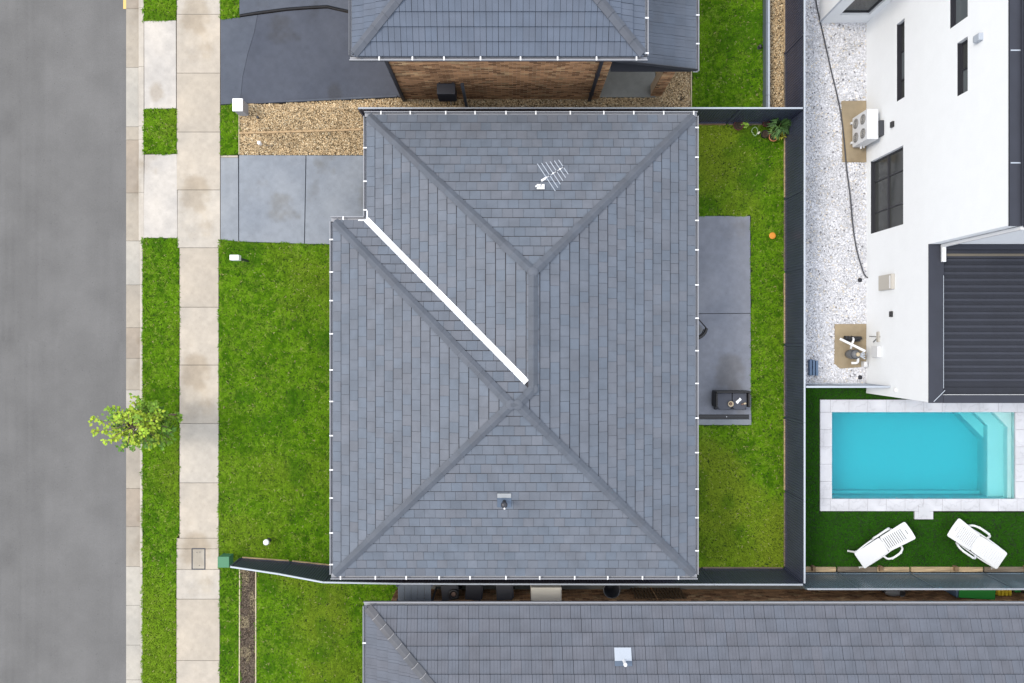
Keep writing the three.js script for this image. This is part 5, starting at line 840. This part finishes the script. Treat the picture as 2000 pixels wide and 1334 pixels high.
// =================================================================================== SIDE PASSAGE THINGS (between fence and lower house)
obj('passage_path', slab([P(776, 1128), [20, PZ(1128)], [20, 8.5], [PX(776), 8.5]], -0.13, -0.006, 0), M.greyPave).userData = { kind: 'structure', label: 'narrow paved side passage along the lower house', category: 'path' };
{ const g = thing('side_gate', 'grey metal side gate between fence and lower house', 'gate'), z = 7.98; const x0 = PX(777, 1.3), x1 = PX(842, 1.3); for (let k = 0; k < 5; k++) obj('board', bx(lerp(x0, x1, k / 5) + 0.004, lerp(x0, x1, (k + 1) / 5) - 0.004, 1.26, 1.3, 7.70, 8.3), M.rail, g); obj('post', [bx(x0 - 0.05, x0, -0.05, 1.35, 7.72, 7.78), bx(x1, x1 + 0.05, -0.05, 1.35, 7.72, 7.78), bx(x0 - 0.05, x0, -0.05, 1.35, 8.26, 8.32), bx(x1, x1 + 0.05, -0.05, 1.35, 8.26, 8.32)], M.fence, g); }
{ const g = thing('water_heater', 'cream heater unit against the lower house wall', 'water heater'), x0 = PX(1037, 1.2), x1 = PX(1097, 1.2); obj('case', bx(x0, x1, 0.12, 1.2, 7.86, 8.33, 0.02), M.cream, g); obj('top_panel', bx(x0 + 0.03, x1 - 0.03, 1.201, 1.215, 7.9, 8.3, 0.004), M.cream, g); obj('foot', [bx(x0 + 0.1, x0 + 0.2, -0.006, 0.12, 7.9, 8.3), bx(x1 - 0.2, x1 - 0.1, -0.006, 0.12, 7.9, 8.3)], M.charcoal, g); }
function bin(label, x, m, lidM, turn, tall = 0.95) { const b = thing('wheelie_bin', label, 'bin', 'bins in the side passage', [x, 0, 8.08], turn); const s = new THREE.CylinderGeometry(0.34, 0.27, tall, 4, 1); s.rotateY(Math.PI / 4); s.translate(0, tall / 2 + 0.04, 0); obj('body', uvWorld(clean(s)), m, b); obj('lid', [bx(-0.26, 0.26, tall + 0.042, tall + 0.085, -0.25, 0.25, 0.02), bx(0.26, 0.3, tall + 0.045, tall + 0.075, -0.2, 0.2, 0.012)], lidM, b); for (const z of [-0.2, 0.2]) obj('wheel', at(cyl(0.09, 0.09, 0.05, 0, -0.025, 0, 14), 0.24, 0.084, z, 0, Math.PI / 2), M.black, b); return b; }
bin('black wheelie bin beside the side gate', PX(878, 1), M.blackPlastic, M.charcoal, 0.1); bin('second black wheelie bin from the side gate', PX(925, 1), M.blackPlastic, M.blackPlastic, -0.1); bin('third black wheelie bin from the side gate', PX(985, 1), M.blackPlastic, M.charcoal, 0.05);
{ const t = thing('car_tyre', 'round tyre ring standing on the bin lids in the passage', 'tyre'); obj('ring', at(clean(new THREE.TorusGeometry(0.13, 0.045, 8, 24)), PX(886, 1.1), 1.08, 8.12, 0, Math.PI / 2), M.black, t); obj('hub', at(lathe([[0.001, 0.03], [0.07, 0.02], [0.08, 0], [0.001, 0]], 16), PX(886, 1.1), 1.07, 8.12), M.brown, t); }
{ const t = thing('storage_tub', 'dark round tub further along the side passage', 'tub'); obj('tub', at(lathe([[0.001, 0], [0.2, 0], [0.26, 0.75], [0.28, 0.76], [0.28, 0.8], [0.24, 0.8], [0.22, 0.3], [0.001, 0.3]], 20), PX(1195, 0.8), -0.004, 8.08), M.charcoal, t); obj('rim', at(clean(new THREE.TorusGeometry(0.27, 0.014, 6, 26)), PX(1195, 0.8), 0.8, 8.08, 0, Math.PI / 2), M.greyPlastic, t); }
{ const t = thing('timber_pallet', 'brown slatted timber frame against the lower house wall', 'pallet'), x0 = PX(1238, 0.6), x1 = PX(1338, 0.6); for (let k = 0; k < 16; k++) { const x = lerp(x0, x1, k / 16); obj('slat', bx(x, x + 0.06, 0.0, 0.95, 8.29, 8.32, 0.004), M.sleeperB, t); } obj('rail', [bx(x0, x1, 0.15, 0.23, 8.322, 8.345), bx(x0, x1, 0.75, 0.83, 8.322, 8.345)], M.brown, t); }
{ const v = thing('vacuum_head', 'grey plastic garden blower lying in the side passage by the loungers fence', 'blower'), x = PX(1754, 0.85), z = PZ(1159, 0.85); const g = new THREE.SphereGeometry(0.2, 20, 12); g.scale(1.5, 0.5, 0.62); obj('body', at(clean(g), x - 0.1, 0.78, z), M.greyPlastic, v); obj('grille', [0, 1, 2, 3].map(k => bx(x + 0.05 + k * 0.05, x + 0.085 + k * 0.05, 0.83, 0.875, z - 0.07, z + 0.07, 0.008)), M.black, v); obj('rim', at(clean(new THREE.TorusGeometry(0.1, 0.018, 6, 8)), x + 0.13, 0.85, z, 0, Math.PI / 2), M.greyPlastic, v); obj('stand', bx(x - 0.3, x + 0.2, 0, 0.7, z - 0.1, z + 0.1, 0.03), M.blackPlastic, v); }
{ const c = thing('storage_box', 'storage box with bright green lid in the side passage', 'storage box'), x0 = PX(1870, 0.95), x1 = PX(1944, 0.95); obj('body', bx(x0, x1 - 0.1, 0, 0.9, 7.95, 8.3, 0.02), M.blueGrey, c); obj('lid', at(bx(-(x1 - x0) / 2 + 0.05, (x1 - x0) / 2, 0, 0.04, -0.17, 0.17, 0.012), (x0 + x1) / 2, 0.92, 8.14, -0.06), M.greenBright, c); }
{ const c = thing('yellow_crate', 'yellow ribbed plastic crate beside the green lidded box', 'crate'), x0 = PX(1950, 0.8), x1 = PX(1979, 0.8); obj('body', bx(x0, x1, 0, 0.72, 7.96, 8.3, 0.02), M.yellowPlastic, c); for (let k = 0; k < 4; k++) obj('rib', bx(lerp(x0, x1, k / 4) + 0.015, lerp(x0, x1, (k + 1) / 4) - 0.02, 0.721, 0.77, 7.97, 8.29, 0.02), M.yellowPlastic, c); obj('handle', [bx(x0 - 0.12, x0 - 0.002, 0.68, 0.72, 7.98, 8.03), bx(x0 - 0.12, x0 - 0.002, 0.68, 0.72, 8.2, 8.25), bx(x0 - 0.15, x0 - 0.121, 0.68, 0.72, 7.98, 8.25)], M.yellowPlastic, c); }
{ const c = thing('toy_tractor', 'green and yellow toy tractor at the right edge of the side passage', 'toy tractor'), x = PX(1999, 0.6); obj('bonnet', bx(x - 0.26, x - 0.05, 0.25, 0.6, 8.0, 8.26, 0.05), M.greenBright, c); obj('seat', bx(x + 0.12, x + 0.4, 0.3, 0.55, 8.0, 8.26, 0.04), M.greenBright, c); obj('steering_wheel', at(clean(new THREE.TorusGeometry(0.09, 0.02, 7, 18)), x + 0.03, 0.72, 8.12, 0, Math.PI / 2), M.yellowPlastic, c); obj('column', rod([x - 0.02, 0.4, 8.12], [x + 0.03, 0.72, 8.12], 0.018), M.black, c); for (const [dx, r] of [[-0.18, 0.11], [0.28, 0.18]]) for (const z of [7.93, 8.31]) { const w = obj('wheel', at(cyl(r, r, 0.07, 0, -0.035, 0, 18), x + dx, r, z, 0, Math.PI / 2), M.black, c); obj('hub', at(cyl(r * 0.5, r * 0.5, 0.08, 0, -0.04, 0, 14), x + dx, r, z, 0, Math.PI / 2), M.yellowPlastic, w); } }

// ---------------------------------------------------------------- put each thing's origin at its base, shadows on
for (const o of scene.children) {
  if (o.isGroup && o.position.lengthSq() === 0 && o.children.length) {
    const b = new THREE.Box3().setFromObject(o), c = [(b.min.x + b.max.x) / 2, Math.max(b.min.y, -0.1), (b.min.z + b.max.z) / 2];
    o.children.forEach(k => k.position.set(k.position.x - c[0], k.position.y - c[1], k.position.z - c[2])); o.position.set(...c);
  }
}
scene.traverse(o => { if (o.isMesh) { o.castShadow = true; o.receiveShadow = true; } });
renderer.render(scene, camera);
